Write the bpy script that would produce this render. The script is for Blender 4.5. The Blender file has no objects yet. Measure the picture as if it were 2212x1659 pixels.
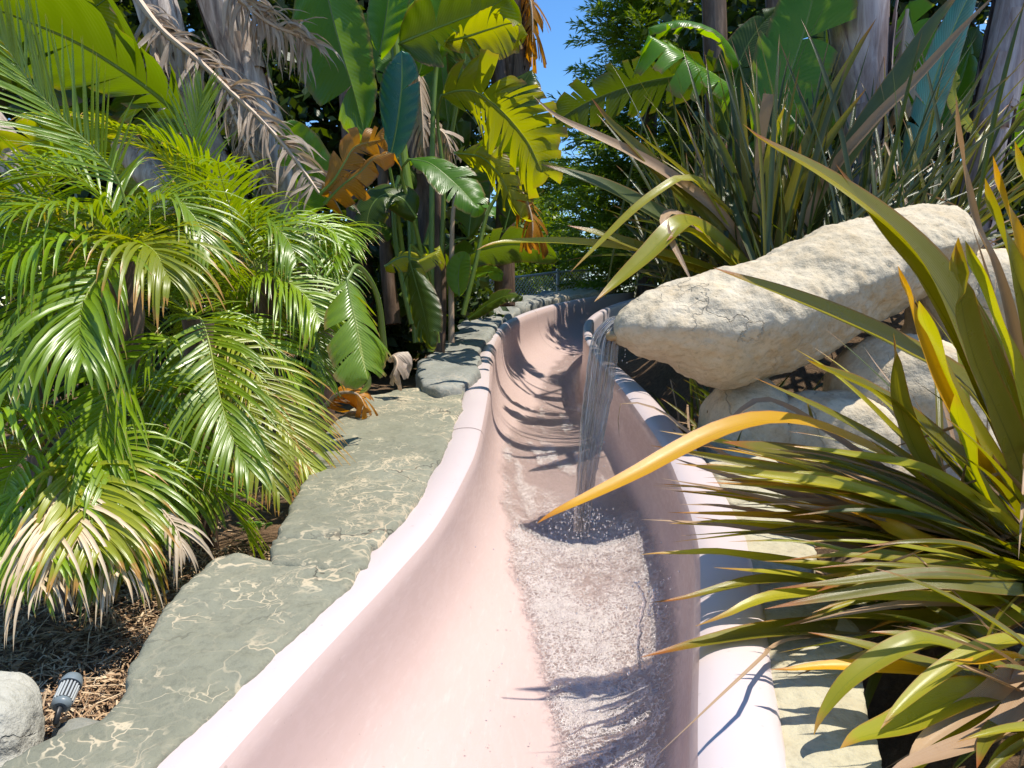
import bpy, bmesh, math, random
import numpy as np
from mathutils import Vector, noise as mnoise

SC = bpy.context.scene
COL = SC.collection
R = math.radians
rng = np.random.default_rng(7)
random.seed(7)

# ------------------------------------------------------------------ camera
PITCH = R(-6.0)
CAM = np.array([0.0, 0.0, 1.6])
FPX = 1598.0                       # focal length for a 2212 px wide frame
FWD = np.array([0, math.cos(PITCH), math.sin(PITCH)])
UP = np.array([0, -math.sin(PITCH), math.cos(PITCH)])
RT = np.array([1.0, 0, 0])
H0 = 1.05                          # camera above the plane of the slide's rims
V0 = 518.0


def P(x, y, d):
    return CAM + d * FWD + (x - 1106) / FPX * d * RT + (829.5 - y) / FPX * d * UP


def PL(x, y, off=0.0):
    """point of the sloping rim plane (raised by off) seen at x, y"""
    return P(x, y, (H0 - off) * FPX / (y - V0))


_n = np.cross(RT, FWD + (829.5 - V0) / FPX * UP)
_n /= np.linalg.norm(_n)
SLOPE = -_n[1] / _n[2]
ZP0 = CAM[2] - H0 * UP.dot(_n) / _n[2]


def plane_z(y):
    return ZP0 + SLOPE * y


cam_d = bpy.data.cameras.new('camera')
cam_d.sensor_width = 36.0
cam_d.lens = 36.0 * FPX / 2212
cam_d.clip_start = 0.05
cam_d.clip_end = 3000
cam = bpy.data.objects.new('camera', cam_d)
COL.objects.link(cam)
cam.location = CAM
cam.rotation_euler = (R(90) + PITCH, 0, 0)
SC.camera = cam

# ------------------------------------------------------------------ world, sun
SUN_EL, SUN_AZ = R(69), R(92)
w = bpy.data.worlds.new('World')
SC.world = w
w.use_nodes = True
nt = w.node_tree
bg = nt.nodes['Background']
sky = nt.nodes.new('ShaderNodeTexSky')
sky.sky_type = 'NISHITA'
sky.sun_disc = False
sky.sun_elevation = SUN_EL
sky.sun_rotation = SUN_AZ
sky.altitude = 600
sky.air_density = 1.0
sky.dust_density = 0.1
sky.ozone_density = 4.0
hs = nt.nodes.new('ShaderNodeHueSaturation')
hs.inputs['Saturation'].default_value = 1.2
nt.links.new(sky.outputs[0], hs.inputs['Color'])
nt.links.new(hs.outputs[0], bg.inputs[0])
bg.inputs[1].default_value = 0.145
sl = bpy.data.lights.new('sun', 'SUN')
sl.energy = 4.1
sl.angle = R(0.55)
sl.color = (1.0, 0.94, 0.83)
so = bpy.data.objects.new('sun', sl)
COL.objects.link(so)
sd = Vector((math.sin(SUN_AZ) * math.cos(SUN_EL), math.cos(SUN_AZ) * math.cos(SUN_EL), math.sin(SUN_EL)))
so.rotation_euler = sd.to_track_quat('Z', 'Y').to_euler()
SC.view_settings.view_transform = 'Standard'
SC.view_settings.look = 'None'
SC.view_settings.exposure = 0.64
SC.view_settings.gamma = 1.0
SC.cycles.max_bounces = 7
SC.cycles.transparent_max_bounces = 10
SC.cycles.caustics_reflective = False
SC.cycles.caustics_refractive = False
SC.cycles.use_denoising = True


# ------------------------------------------------------------------ materials
class NB:
    """small helper for node trees"""

    def __init__(s, name):
        s.m = bpy.data.materials.new(name)
        s.m.use_nodes = True
        s.t = s.m.node_tree
        s.t.nodes.clear()
        s.out = s.t.nodes.new('ShaderNodeOutputMaterial')

    def n(s, typ, **kw):
        nd = s.t.nodes.new(typ)
        for k, v in kw.items():
            setattr(nd, k, v)
        return nd

    def link(s, a, b):
        s.t.links.new(a, b)

    def setin(s, sock, v):
        if isinstance(v, bpy.types.NodeSocket):
            s.link(v, sock)
        else:
            if isinstance(v, (tuple, list)) and len(v) == 3 and sock.type == 'RGBA':
                v = (*v, 1)
            sock.default_value = v

    def noise(s, vec, scale=5, detail=4, rough=.55, dist=0, d4=None):
        nd = s.n('ShaderNodeTexNoise')
        if vec is not None:
            s.link(vec, nd.inputs['Vector'])
        nd.inputs['Scale'].default_value = scale
        nd.inputs['Detail'].default_value = detail
        nd.inputs['Roughness'].default_value = rough
        nd.inputs['Distortion'].default_value = dist
        return nd.outputs['Fac']

    def ramp(s, fac, stops, interp='LINEAR'):
        nd = s.n('ShaderNodeValToRGB')
        nd.color_ramp.interpolation = interp
        el = nd.color_ramp.elements
        while len(el) < len(stops):
            el.new(0.5)
        for e, (p, c) in zip(el, stops):
            e.position = p
            e.color = (*c, 1) if isinstance(c, (tuple, list)) else (c, c, c, 1)
        s.link(fac, nd.inputs[0])
        return nd.outputs[0]

    def mix(s, f, a, b, mode='MIX'):
        nd = s.n('ShaderNodeMix', data_type='RGBA', blend_type=mode)
        s.setin(nd.inputs[0], f)
        s.setin(nd.inputs[6], a)
        s.setin(nd.inputs[7], b)
        return nd.outputs[2]

    def math(s, op, a, b=0.0, c=0.0, clamp=False):
        nd = s.n('ShaderNodeMath', operation=op, use_clamp=clamp)
        s.setin(nd.inputs[0], a)
        s.setin(nd.inputs[1], b)
        s.setin(nd.inputs[2], c)
        return nd.outputs[0]

    def mapping(s, vec, scale=(1, 1, 1), loc=(0, 0, 0), rot=(0, 0, 0)):
        nd = s.n('ShaderNodeMapping')
        s.link(vec, nd.inputs[0])
        nd.inputs[1].default_value = loc
        nd.inputs[2].default_value = rot
        nd.inputs[3].default_value = scale
        return nd.outputs[0]

    def coord(s, which='Object'):
        return s.n('ShaderNodeTexCoord').outputs[which]

    def bump(s, h, strength=.3, dist=.02, normal=None):
        nd = s.n('ShaderNodeBump')
        nd.inputs['Strength'].default_value = strength
        nd.inputs['Distance'].default_value = dist
        s.link(h, nd.inputs['Height'])
        if normal is not None:
            s.link(normal, nd.inputs['Normal'])
        return nd.outputs[0]

    def prin(s, color, rough=.5, spec=.5, normal=None, **kw):
        nd = s.n('ShaderNodeBsdfPrincipled')
        s.setin(nd.inputs['Base Color'], color)
        s.setin(nd.inputs['Roughness'], rough)
        s.setin(nd.inputs['Specular IOR Level'], spec)
        if normal is not None:
            s.link(normal, nd.inputs['Normal'])
        for k, v in kw.items():
            s.setin(nd.inputs[k], v)
        return nd.outputs[0]

    def done(s, shader):
        s.link(shader, s.out.inputs[0])
        return s.m


def hsv(nb, col, h=.5, s=1.0, v=1.0):
    nd = nb.n('ShaderNodeHueSaturation')
    nb.setin(nd.inputs['Hue'], h)
    nb.setin(nd.inputs['Saturation'], s)
    nb.setin(nd.inputs['Value'], v)
    nb.setin(nd.inputs['Color'], col)
    return nd.outputs[0]


def leaf_mat(name, c1, c2, trans, rib=None, tip=None, edge=None, rough=.38, tfac=.4, veins=60., vein_axis='u',
             tip_at=.94, rib_w=.03, spot=None, spec=.5, bump=.25, valvar=.5):
    """leaf: uv.x across (0..1, midrib at .5), uv.y along"""
    b = NB(name)
    uv = b.coord('UV')
    sp = b.n('ShaderNodeSeparateXYZ')
    b.link(uv, sp.inputs[0])
    u, v = sp.outputs[0], sp.outputs[1]
    oi = b.n('ShaderNodeObjectInfo')
    rnd = oi.outputs['Random']
    ob = b.coord('Object')
    big = b.noise(ob, 4.0, 3, .6)
    f = b.math('ADD', b.math('MULTIPLY', rnd, .7), b.math('MULTIPLY', big, .4), clamp=True)
    col = b.mix(f, c1, c2)
    st = b.mapping(uv, (veins * .7, 1.2, 1) if vein_axis == 'u' else (1.5, veins * .7, 1))
    streak = b.noise(st, 1.0, 3, .6)
    col = b.mix(b.ramp(streak, [(.35, 0.0), (.65, .8)]), col, b.mix(.6, hsv(b, col, .5, 1, .72), c2), 'MIX')
    rnd2 = b.math('FRACT', b.math('MULTIPLY', rnd, 7.31))
    val = b.math('ADD', b.math('MULTIPLY', rnd2, valvar), 1 - valvar / 2)
    col = hsv(b, col, .5, 1.0, val)
    d = b.math('ABSOLUTE', b.math('SUBTRACT', u, .5))
    if spot is not None:
        sm = b.ramp(b.noise(ob, 9.0, 5, .7), [(.60, 0.0), (.72, 1.0)])
        col = b.mix(b.math('MULTIPLY', sm, .8), col, spot)
    if edge is not None:
        em = b.ramp(b.math('ADD', d, b.math('MULTIPLY', b.noise(b.mapping(uv, (3, 25, 1)), 1.0, 3), .06)), [(.465, 0.0), (.52, 1.0)])
        col = b.mix(em, col, edge)
    if rib is not None:
        rm = b.ramp(d, [(rib_w * .6, 1.0), (rib_w, 0.0)])
        col = b.mix(b.math('MULTIPLY', rm, .8), col, rib)
    if tip is not None:
        tm = b.ramp(b.math('ADD', v, b.math('MULTIPLY', b.noise(b.mapping(uv, (9, 2, 1)), 1.0, 2), .08)), [(tip_at, 0.0), (min(tip_at + .09, 1), 1.0)])
        col = b.mix(tm, col, tip)
    wv = b.math('SINE', b.math('MULTIPLY', u if vein_axis == 'u' else b.math('ADD', v, b.math('MULTIPLY', d, -.25)), veins * 6.283))
    h = b.math('ADD', b.math('MULTIPLY', wv, .5), b.math('MULTIPLY', b.noise(ob, 30, 3), .8))
    nrm = b.bump(h, bump, .004)
    rg = b.math('ADD', b.math('MULTIPLY', b.noise(ob, 12, 3), .2), rough - .1)
    s1 = b.prin(col, rg, spec, nrm)
    tl = b.n('ShaderNodeBsdfTranslucent')
    tcol = b.mix(.55, col, trans)
    tcol = hsv(b, tcol, .5, 1.1, b.math('ADD', .7, b.math('MULTIPLY', val, .5)))
    b.link(tcol, tl.inputs[0])
    ms = b.n('ShaderNodeMixShader')
    ms.inputs[0].default_value = tfac
    b.link(s1, ms.inputs[1])
    b.link(tl.outputs[0], ms.inputs[2])
    return b.done(ms.outputs[0])


M = {}
M['banana'] = leaf_mat('giant_leaf_green', (.055, .19, .012), (.11, .27, .02), (.45, .66, .015), rib=(.26, .36, .06),
                       edge=(.2, .13, .05), veins=38, vein_axis='v', rib_w=.018, tfac=.52, rough=.3, bump=.35)
M['banana_lime'] = leaf_mat('giant_leaf_lime', (.14, .26, .02), (.22, .34, .03), (.5, .62, .03), rib=(.4, .45, .1), edge=(.3, .2, .07), veins=30, vein_axis='v', rib_w=.03, tfac=.35, rough=.3, bump=.35, spot=(.3, .25, .06))
M['banana_dark'] = leaf_mat('giant_leaf_olive', (.04, .085, .006), (.075, .13, .008), (.19, .26, .006), rib=(.2, .24, .04),
                            edge=(.16, .1, .04), veins=38, vein_axis='v', rib_w=.018, tfac=.42, rough=.34, bump=.35)
M['banana_sky'] = leaf_mat('giant_leaf_sky_tint', (.025, .13, .09), (.04, .17, .12), (.1, .3, .06), rib=(.22, .34, .08),
                            edge=(.1, .1, .05), veins=38, vein_axis='v', rib_w=.025, tfac=.2, rough=.24, bump=.35)  # sky reflection put into the leaf's base colour
M['banana_yellow'] = leaf_mat('giant_leaf_yellowing', (.20, .26, .012), (.34, .32, .012), (.62, .62, .012), rib=(.42, .45, .09),
                              edge=(.26, .14, .05), veins=30, vein_axis='v', rib_w=.02, tfac=.5, spot=(.22, .15, .05), rough=.34, bump=.35)
M['banana_rust'] = leaf_mat('giant_leaf_rusty', (.36, .15, .015), (.48, .22, .02), (.65, .28, .01), rib=(.4, .28, .12),
                            edge=(.22, .1, .04), veins=30, vein_axis='v', tfac=.4, spot=(.3, .17, .1), rough=.45, bump=.4)
M['banana_dead'] = leaf_mat('giant_leaf_dead', (.45, .33, .24), (.62, .49, .37), (.42, .26, .14), rib=(.6, .45, .32),
                            veins=30, vein_axis='v', tfac=.25, rough=.42, spot=(.2, .13, .08), bump=.5)
M['stalk'] = leaf_mat('leaf_stalk_green', (.12, .20, .03), (.17, .25, .04), (.2, .3, .05), veins=12, tfac=.05, rough=.35)
M['stalk_dead'] = leaf_mat('leaf_stalk_dead', (.42, .29, .19), (.55, .40, .28), (.3, .2, .1), veins=12, tfac=.03, rough=.5)
M['palm'] = leaf_mat('palm_leaflet_green', (.10, .20, .008), (.24, .35, .012), (.6, .72, .02), tip=(.42, .27, .07), rough=.28,
                     tfac=.26, veins=5, tip_at=.95, spec=.65, bump=.15)
M['palm_yellow'] = leaf_mat('palm_leaflet_yellowing', (.17, .29, .015), (.34, .34, .025), (.6, .58, .05), tip=(.50, .26, .06), rough=.3,
                            tfac=.35, veins=5, tip_at=.78, spec=.6, bump=.15)
M['palm_dead'] = leaf_mat('palm_leaflet_dead', (.52, .37, .22), (.70, .55, .36), (.5, .35, .18), rough=.4, tfac=.2, veins=5, bump=.15)
M['rachis'] = leaf_mat('palm_rachis', (.24, .33, .06), (.38, .42, .09), (.3, .4, .1), tfac=.05, veins=3)
M['flax'] = leaf_mat('flax_blade_olive', (.11, .115, .010), (.22, .195, .016), (.44, .40, .015), rib=(.05, .06, .006), tip=(.30, .09, .02),
                     edge=(.24, .11, .02), veins=26, rough=.3, tfac=.3, rib_w=.02, tip_at=.93, bump=.18, spot=(.2, .15, .02))
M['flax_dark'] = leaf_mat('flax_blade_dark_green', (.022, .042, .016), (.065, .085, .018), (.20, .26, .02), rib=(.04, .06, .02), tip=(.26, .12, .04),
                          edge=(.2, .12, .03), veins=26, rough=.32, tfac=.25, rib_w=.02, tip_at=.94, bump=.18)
M['flax_yellow'] = leaf_mat('flax_blade_orange', (.55, .30, .012), (.68, .37, .018), (.75, .42, .01), rib=(.45, .22, .012), tip=(.40, .16, .03),
                            edge=(.5, .2, .03), veins=26, rough=.32, tfac=.3, rib_w=.016, spot=(.42, .12, .01), valvar=.2, bump=.15)
M['flax_lime'] = leaf_mat('flax_blade_lime', (.26, .28, .018), (.40, .35, .025), (.6, .6, .03), rib=(.15, .2, .01), tip=(.4, .2, .05),
                          edge=(.34, .2, .03), veins=26, rough=.3, tfac=.35, rib_w=.016, valvar=.2, bump=.15)
M['flax_tan'] = leaf_mat('flax_blade_dead', (.29, .165, .085), (.46, .31, .175), (.4, .25, .12), tip=(.3, .2, .12), veins=20, rough=.42, tfac=.15,
                         spot=(.2, .09, .04), bump=.3)
M['tree_leaf_shade'] = leaf_mat('tree_leaf_shade', (.013, .032, .007), (.032, .062, .011), (.16, .22, .015), rough=.4, tfac=.25, veins=4)  # canopy shade over the background is put into this dark leaf colour
M['bush'] = leaf_mat('shrub_leaf', (.05, .12, .012), (.13, .22, .02), (.4, .5, .03), rough=.35, tfac=.35, veins=4)
M['conifer'] = leaf_mat('conifer_needles', (.045, .11, .02), (.11, .19, .02), (.5, .65, .05), rough=.5, tfac=.35, veins=4, valvar=.3)
M['weed'] = leaf_mat('weed_leaf', (.12, .3, .03), (.2, .4, .04), (.4, .6, .05), rough=.4, tfac=.3, veins=4)


def bark_mat(name, cols, stretch=(9, 9, 1.2), bump=.6):
    b = NB(name)
    ob = b.coord('Object')
    n1 = b.noise(b.mapping(ob, stretch), 2.2, 6, .65, .6)
    n2 = b.noise(ob, 3.0, 4)
    c = b.ramp(n1, [(.30, cols[0]), (.5, cols[1]), (.66, cols[2])])
    c = b.mix(b.math('MULTIPLY', n2, .5), c, cols[3])
    return b.done(b.prin(c, .55, .35, b.bump(n1, bump, .02)))


M['trunk_grey'] = bark_mat('sheath_bark_grey', [(.10, .07, .06), (.42, .35, .30), (.70, .62, .55), (.30, .20, .14)])
M['trunk_brown'] = bark_mat('sheath_bark_brown', [(.03, .018, .012), (.12, .08, .055), (.22, .15, .11), (.10, .05, .03)])
M['trunk_lilac'] = bark_mat('sheath_bark_lilac', [(.10, .075, .08), (.30, .26, .28), (.52, .48, .50), (.26, .15, .09)], (5, 5, .8), .5)
M['wood'] = bark_mat('conifer_bark', [(.04, .025, .02), (.1, .07, .05), (.16, .12, .09), (.08, .06, .04)])

# water slide gelcoat
b = NB('pink_gelcoat')
ob = b.coord('Object')
n1 = b.noise(ob, 2.0, 4, .6)
n2 = b.noise(b.mapping(ob, (10, 2.5, 10)), 4.0, 5, .65, .5)
col = b.mix(n1, (.51, .375, .335), (.57, .43, .385))
wet = b.ramp(n2, [(.47, 0.0), (.56, 1.0)])
col = b.mix(b.math('MULTIPLY', wet, .3), col, (.58, .44, .405))
sc0 = b.ramp(b.noise(b.mapping(ob, (26, 3, 26)), 2.2, 5, .7), [(.56, 0.0), (.70, 1.0)])
col = b.mix(b.math('MULTIPLY', sc0, .30), col, (.66, .55, .50))
fl = b.ramp(b.noise(ob, 60, 2, .5), [(.735, 0.0), (.75, 1.0)])
col = b.mix(b.math('MULTIPLY', fl, .35), col, (.25, .17, .14))
rg = b.mix(wet, (.38,) * 3, (.28,) * 3)
M['gelcoat'] = b.done(b.prin(col, rg, .35, b.bump(n2, .05, .01)))
b = NB('pale_rim_gelcoat')
ob = b.coord('Object')
n1 = b.noise(ob, 3.0, 5, .6)
col = b.mix(n1, (.56, .46, .45), (.61, .52, .505))
fl = b.ramp(b.noise(ob, 38, 2, .5), [(.70, 0.0), (.73, 1.0)])
col = b.mix(b.math('MULTIPLY', fl, .35), col, (.42, .34, .32))
sc_ = b.ramp(b.noise(b.mapping(ob, (30, 4, 30)), 3, 4, .7), [(.62, 0.0), (.7, 1.0)])
col = b.mix(b.math('MULTIPLY', sc_, .18), col, (.55, .44, .43))
M['rim'] = b.done(b.prin(col, .34, .5, b.bump(n1, .05, .01)))
b = NB('seam_sealant')
M['seam'] = b.done(b.prin((.26, .19, .175), .6, .3))


def rock_mat(name, c_lo, c_hi, stain, vein=None, vein_scale=5., vein_amt=.8, cracks=.5, bump=.5, fine=40., rough=.8, spec=.3):
    b = NB(name)
    ob = b.coord('Object')
    big = b.noise(ob, 1.7, 5, .6)
    mid = b.noise(ob, 9, 6, .62)
    fin = b.noise(ob, fine, 5, .7)
    col = b.mix(b.ramp(big, [(.35, 0.0), (.65, 1.0)]), c_lo, c_hi)
    col = b.mix(b.ramp(mid, [(.45, 0.0), (.75, .75)]), col, stain)
    col = b.mix(b.math('MULTIPLY', b.ramp(fin, [(.35, 1.0), (.5, 0.0)]), .35), col, b.mix(.6, col, (.03, .03, .025)))
    # warped coordinates for veins and cracks
    nv = b.n('ShaderNodeTexNoise')
    b.link(ob, nv.inputs['Vector'])
    nv.inputs['Scale'].default_value = 5
    nv.inputs['Detail'].default_value = 4
    vm = b.n('ShaderNodeVectorMath', operation='MULTIPLY_ADD')
    b.link(nv.outputs['Color'], vm.inputs[0])
    vm.inputs[1].default_value = (.42, .42, .42)
    b.link(ob, vm.inputs[2])
    h = b.math('ADD', b.math('MULTIPLY', mid, .7), b.math('MULTIPLY', fin, .3))

    def vor(scale, w_):
        v_ = b.n('ShaderNodeTexVoronoi', feature='DISTANCE_TO_EDGE')
        b.link(vm.outputs[0], v_.inputs['Vector'])
        v_.inputs['Scale'].default_value = scale
        return b.ramp(v_.outputs['Distance'], [(w_ * .35, 1.0), (w_, 0.0)])
    if vein is not None:
        m1 = b.ramp(b.noise(ob, 2.6, 3), [(.46, 0.0), (.60, 1.0)])
        m2 = b.ramp(b.noise(b.mapping(ob, (1, 1, 1), (3, 7, 1)), 3.5, 3), [(.44, 0.0), (.56, 1.0)])
        v1 = b.math('MULTIPLY', vor(vein_scale * 1.7, .05), b.math('MAXIMUM', m1, .1))
        v2 = b.math('MULTIPLY', vor(vein_scale * 3.6, .06), b.math('MULTIPLY', m2, b.ramp(b.noise(ob, 11, 3), [(.45, 0.0), (.55, 1.0)])))
        v3 = b.math('MULTIPLY', vor(vein_scale * 7, .07), b.math('MULTIPLY', m1, m2))
        vv = b.math('MULTIPLY', b.math('MAXIMUM', v1, b.math('MAXIMUM', v2, b.math('MULTIPLY', v3, .7))), vein_amt)
        col = b.mix(vv, col, b.mix(b.noise(ob, 2.2, 2), vein, (.62, .44, .28)))
        h = b.math('ADD', h, b.math('MULTIPLY', vv, .12))
    if cracks > 0:
        mk = b.ramp(b.noise(ob, 2.1, 2), [(.50, 0.0), (.58, 1.0)])
        ck = b.math('MULTIPLY', vor(1.9, .011), mk)
        col = b.mix(b.math('MULTIPLY', ck, cracks), col, (.03, .022, .018))
        h = b.math('SUBTRACT', h, b.math('MULTIPLY', ck, cracks))
    return b.done(b.prin(col, rough, spec, b.bump(h, bump, .03)))


M['slab'] = rock_mat('grey_green_stone', (.185, .182, .13), (.25, .245, .18), (.205, .198, .138), vein=(.60, .55, .38), vein_scale=4.0, vein_amt=.68, cracks=.6, bump=.45)
M['slab_dark'] = rock_mat('blue_grey_stone', (.22, .225, .20), (.29, .295, .26), (.20, .195, .17), vein=(.42, .42, .36), vein_scale=3.0, vein_amt=.35, cracks=.6, bump=.5)
M['cream'] = rock_mat('cream_limestone', (.54, .45, .31), (.64, .55, .41), (.46, .34, .19), cracks=.22, bump=.9, fine=34)
M['beige'] = rock_mat('beige_stone', (.44, .39, .27), (.52, .48, .34), (.36, .30, .19), cracks=.7, bump=.7)
M['boulder'] = rock_mat('grey_boulder', (.40, .38, .32), (.52, .50, .42), (.27, .26, .21), cracks=.4, bump=1.0, fine=25)

# ground
b = NB('garden_soil')
ob = b.coord('Object')
n1 = b.noise(ob, 1.2, 4)
n2 = b.noise(ob, 26, 6, .7)
n3 = b.noise(b.mapping(ob, (1, 1, 1), rot=(0, 0, .6)), 90, 4, .7, 1.5)
col = b.ramp(n2, [(.3, (.07, .042, .026)), (.5, (.22, .135, .075)), (.7, (.40, .27, .16))])
col = b.mix(b.math('MULTIPLY', n3, .5), col, (.26, .16, .09))
col = b.mix(b.ramp(n1, [(.4, 0.0), (.7, .5)]), col, (.12, .09, .06))
M['soil'] = b.done(b.prin(col, .9, .2, b.bump(b.math('ADD', n2, n3), .8, .03)))
b = NB('straw_litter')
oi = b.n('ShaderNodeNewGeometry')
rn = oi.outputs['Random Per Island']
col = b.ramp(rn, [(0, (.12, .065, .035)), (.35, (.32, .19, .10)), (.7, (.48, .33, .19)), (1, (.62, .48, .32))])
M['straw'] = b.done(b.prin(col, .7, .3))

# water
b = NB('rushing_water')
ob = b.coord('Object')
at = b.n('ShaderNodeAttribute', attribute_name='foam')
fa = at.outputs['Fac']
nA = b.noise(ob, 105, 3, .62, 1.2)
nB = b.noise(ob, 210, 3, .6, .5)
nC = b.noise(ob, 16, 4, .6)
vv = b.n('ShaderNodeTexVoronoi', feature='DISTANCE_TO_EDGE')
vw = b.n('ShaderNodeTexNoise')
b.link(ob, vw.inputs['Vector'])
vw.inputs['Scale'].default_value = 30
vmx = b.n('ShaderNodeVectorMath', operation='MULTIPLY_ADD')
b.link(vw.outputs['Color'], vmx.inputs[0])
vmx.inputs[1].default_value = (.05, .05, .05)
b.link(ob, vmx.inputs[2])
b.link(vmx.outputs[0], vv.inputs['Vector'])
vv.inputs['Scale'].default_value = 62
web = b.ramp(vv.outputs['Distance'], [(.06, 1.0), (.22, 0.0)])
t = b.math('ADD', b.math('MULTIPLY', nA, .6), b.math('MULTIPLY', web, .26))
t = b.math('ADD', t, b.math('MULTIPLY', b.math('SUBTRACT', nC, .5), .35))
t = b.math('ADD', t, b.math('MULTIPLY', b.math('SUBTRACT', fa, .6), .75))
foam = b.ramp(t, [(.455, 0.0), (.515, 1.0)])
hh = b.math('ADD', b.math('MULTIPLY', nA, .8), b.math('ADD', b.math('MULTIPLY', nB, .3), b.math('MULTIPLY', web, .3)))
nrm = b.bump(hh, .9, .012)
fo = b.prin((.92, .82, .76), .25, .7, nrm)
tr = b.n('ShaderNodeBsdfTransparent')
tr.inputs[0].default_value = (.95, .94, .935, 1)
gl = b.n('ShaderNodeBsdfGlossy')
gl.inputs['Roughness'].default_value = .06
b.link(nrm, gl.inputs['Normal'])
fr = b.n('ShaderNodeFresnel')
fr.inputs[0].default_value = 1.4
b.link(nrm, fr.inputs['Normal'])
cl = b.n('ShaderNodeMixShader')
b.link(b.math('ADD', b.math('MULTIPLY', fr.outputs[0], .6), .02, clamp=True), cl.inputs[0])
b.link(tr.outputs[0], cl.inputs[1])
b.link(gl.outputs[0], cl.inputs[2])
ms = b.n('ShaderNodeMixShader')
b.link(b.math('ADD', b.math('MULTIPLY', foam, .48), b.math('MULTIPLY', b.ramp(fa, [(.25, 0.0), (.8, 1.0)]), b.math('MULTIPLY', nC, .24))), ms.inputs[0])
b.link(cl.outputs[0], ms.inputs[1])
b.link(fo, ms.inputs[2])
ae = b.n('ShaderNodeAttribute', attribute_name='edge')
al = b.ramp(b.math('ADD', ae.outputs['Fac'], b.math('MULTIPLY', b.math('SUBTRACT', b.noise(ob, 55, 4, .65), .5), 1.5)), [(.25, 0.0), (.75, 1.0)])
tz = b.n('ShaderNodeBsdfTransparent')
me_ = b.n('ShaderNodeMixShader')
b.link(al, me_.inputs[0])
b.link(tz.outputs[0], me_.inputs[1])
b.link(ms.outputs[0], me_.inputs[2])
M['water'] = b.done(me_.outputs[0])

b = NB('falling_water')
uv = b.coord('UV')
st = b.noise(b.mapping(uv, (32, 1.5, 1)), 1.0, 4, .65, .4)
st2 = b.noise(b.mapping(uv, (9, 2.5, 1)), 1.0, 3, .6, .5)
nrm = b.bump(b.math('ADD', st, st2), .9, .02)
tr = b.n('ShaderNodeBsdfTransparent')
tr.inputs[0].default_value = (.90, .90, .90, 1)
gl = b.n('ShaderNodeBsdfGlossy')
gl.inputs['Roughness'].default_value = .08
b.link(nrm, gl.inputs['Normal'])
fr = b.n('ShaderNodeFresnel')
fr.inputs[0].default_value = 1.4
b.link(nrm, fr.inputs['Normal'])
cl = b.n('ShaderNodeMixShader')
b.link(b.math('ADD', fr.outputs[0], .05, clamp=True), cl.inputs[0])
b.link(tr.outputs[0], cl.inputs[1])
b.link(gl.outputs[0], cl.inputs[2])
fo = b.prin((.80, .78, .76), .3, .6, nrm)
ms = b.n('ShaderNodeMixShader')
b.link(b.ramp(st, [(.49, 0.0), (.65, .7)]), ms.inputs[0])
b.link(cl.outputs[0], ms.inputs[1])
b.link(fo, ms.inputs[2])
M['fall'] = b.done(ms.outputs[0])
b = NB('water_drops')
tr = b.n('ShaderNodeBsdfTransparent')
gl = b.n('ShaderNodeBsdfGlossy')
gl.inputs['Roughness'].default_value = .05
fr = b.n('ShaderNodeFresnel')
fr.inputs[0].default_value = 1.6
cl = b.n('ShaderNodeMixShader')
b.link(b.math('ADD', fr.outputs[0], .06, clamp=True), cl.inputs[0])
b.link(tr.outputs[0], cl.inputs[1])
b.link(gl.outputs[0], cl.inputs[2])
ms = b.n('ShaderNodeMixShader')
b.link(b.ramp(b.noise(b.coord('Object'), 130, 3), [(.46, .03), (.66, .45)]), ms.inputs[0])
b.link(cl.outputs[0], ms.inputs[1])
b.link(b.prin((.85, .84, .85), .2, .6), ms.inputs[2])
M['drops'] = b.done(ms.outputs[0])

b = NB('galvanised_steel')
M['steel'] = b.done(b.prin((.62, .64, .66), .4, .5, None, Metallic=.15))
b = NB('grey_lamp_housing')
ob = b.coord('Object')
M['lamp'] = b.done(b.prin(b.mix(b.noise(ob, 40, 3), (.13, .16, .18), (.20, .245, .27)), .35, .5))
b = NB('black_plastic')
M['black'] = b.done(b.prin((.02, .022, .025), .4, .5))
b = NB('frosted_lens')
M['lens'] = b.done(b.prin((.40, .42, .42), .25, .5))


# ------------------------------------------------------------------ mesh helpers
class MB:
    def __init__(s):
        s.v = []
        s.f = []
        s.uv = []
        s.n = 0

    def grid(s, V, UV, closed=False):
        """V: (r,c,3)"""
        r, c = V.shape[:2]
        o = s.n
        s.v.append(V.reshape(-1, 3))
        s.uv.append(UV.reshape(-1, 2))
        s.n += r * c
        i, j = np.meshgrid(np.arange(r - 1), np.arange(c - 1), indexing='ij')
        a = (o + i * c + j).ravel()
        s.f.append(np.stack([a, a + 1, a + c + 1, a + c], 1))

    def build(s, name, mat, parent=None, base=None, smooth=True):
        me = bpy.data.meshes.new(name)
        V = np.concatenate(s.v).astype(np.float64)
        if base is not None:
            V = V - np.asarray(base)
        F = np.concatenate(s.f)
        UV = np.concatenate(s.uv)
        me.vertices.add(len(V))
        me.vertices.foreach_set('co', V.ravel().astype(np.float32))
        me.loops.add(F.size)
        me.loops.foreach_set('vertex_index', F.ravel().astype(np.int32))
        me.polygons.add(len(F))
        me.polygons.foreach_set('loop_start', (np.arange(len(F)) * F.shape[1]).astype(np.int32))
        me.update(calc_edges=True)
        lay = me.uv_layers.new(name='UVMap')
        lay.data.foreach_set('uv', UV[F.ravel()].astype(np.float32).ravel())
        me.polygons.foreach_set('use_smooth', np.full(len(F), smooth))
        me.materials.append(mat)
        me.validate()
        o = bpy.data.objects.new(name, me)
        COL.objects.link(o)
        if parent is not None:
            o.parent = parent
        return o


def tag(o, label=None, cat=None, group=None, kind=None):
    if label:
        o['label'] = label
    if cat:
        o['category'] = cat
    if group:
        o['group'] = group
    if kind:
        o['kind'] = kind
    return o


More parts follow.
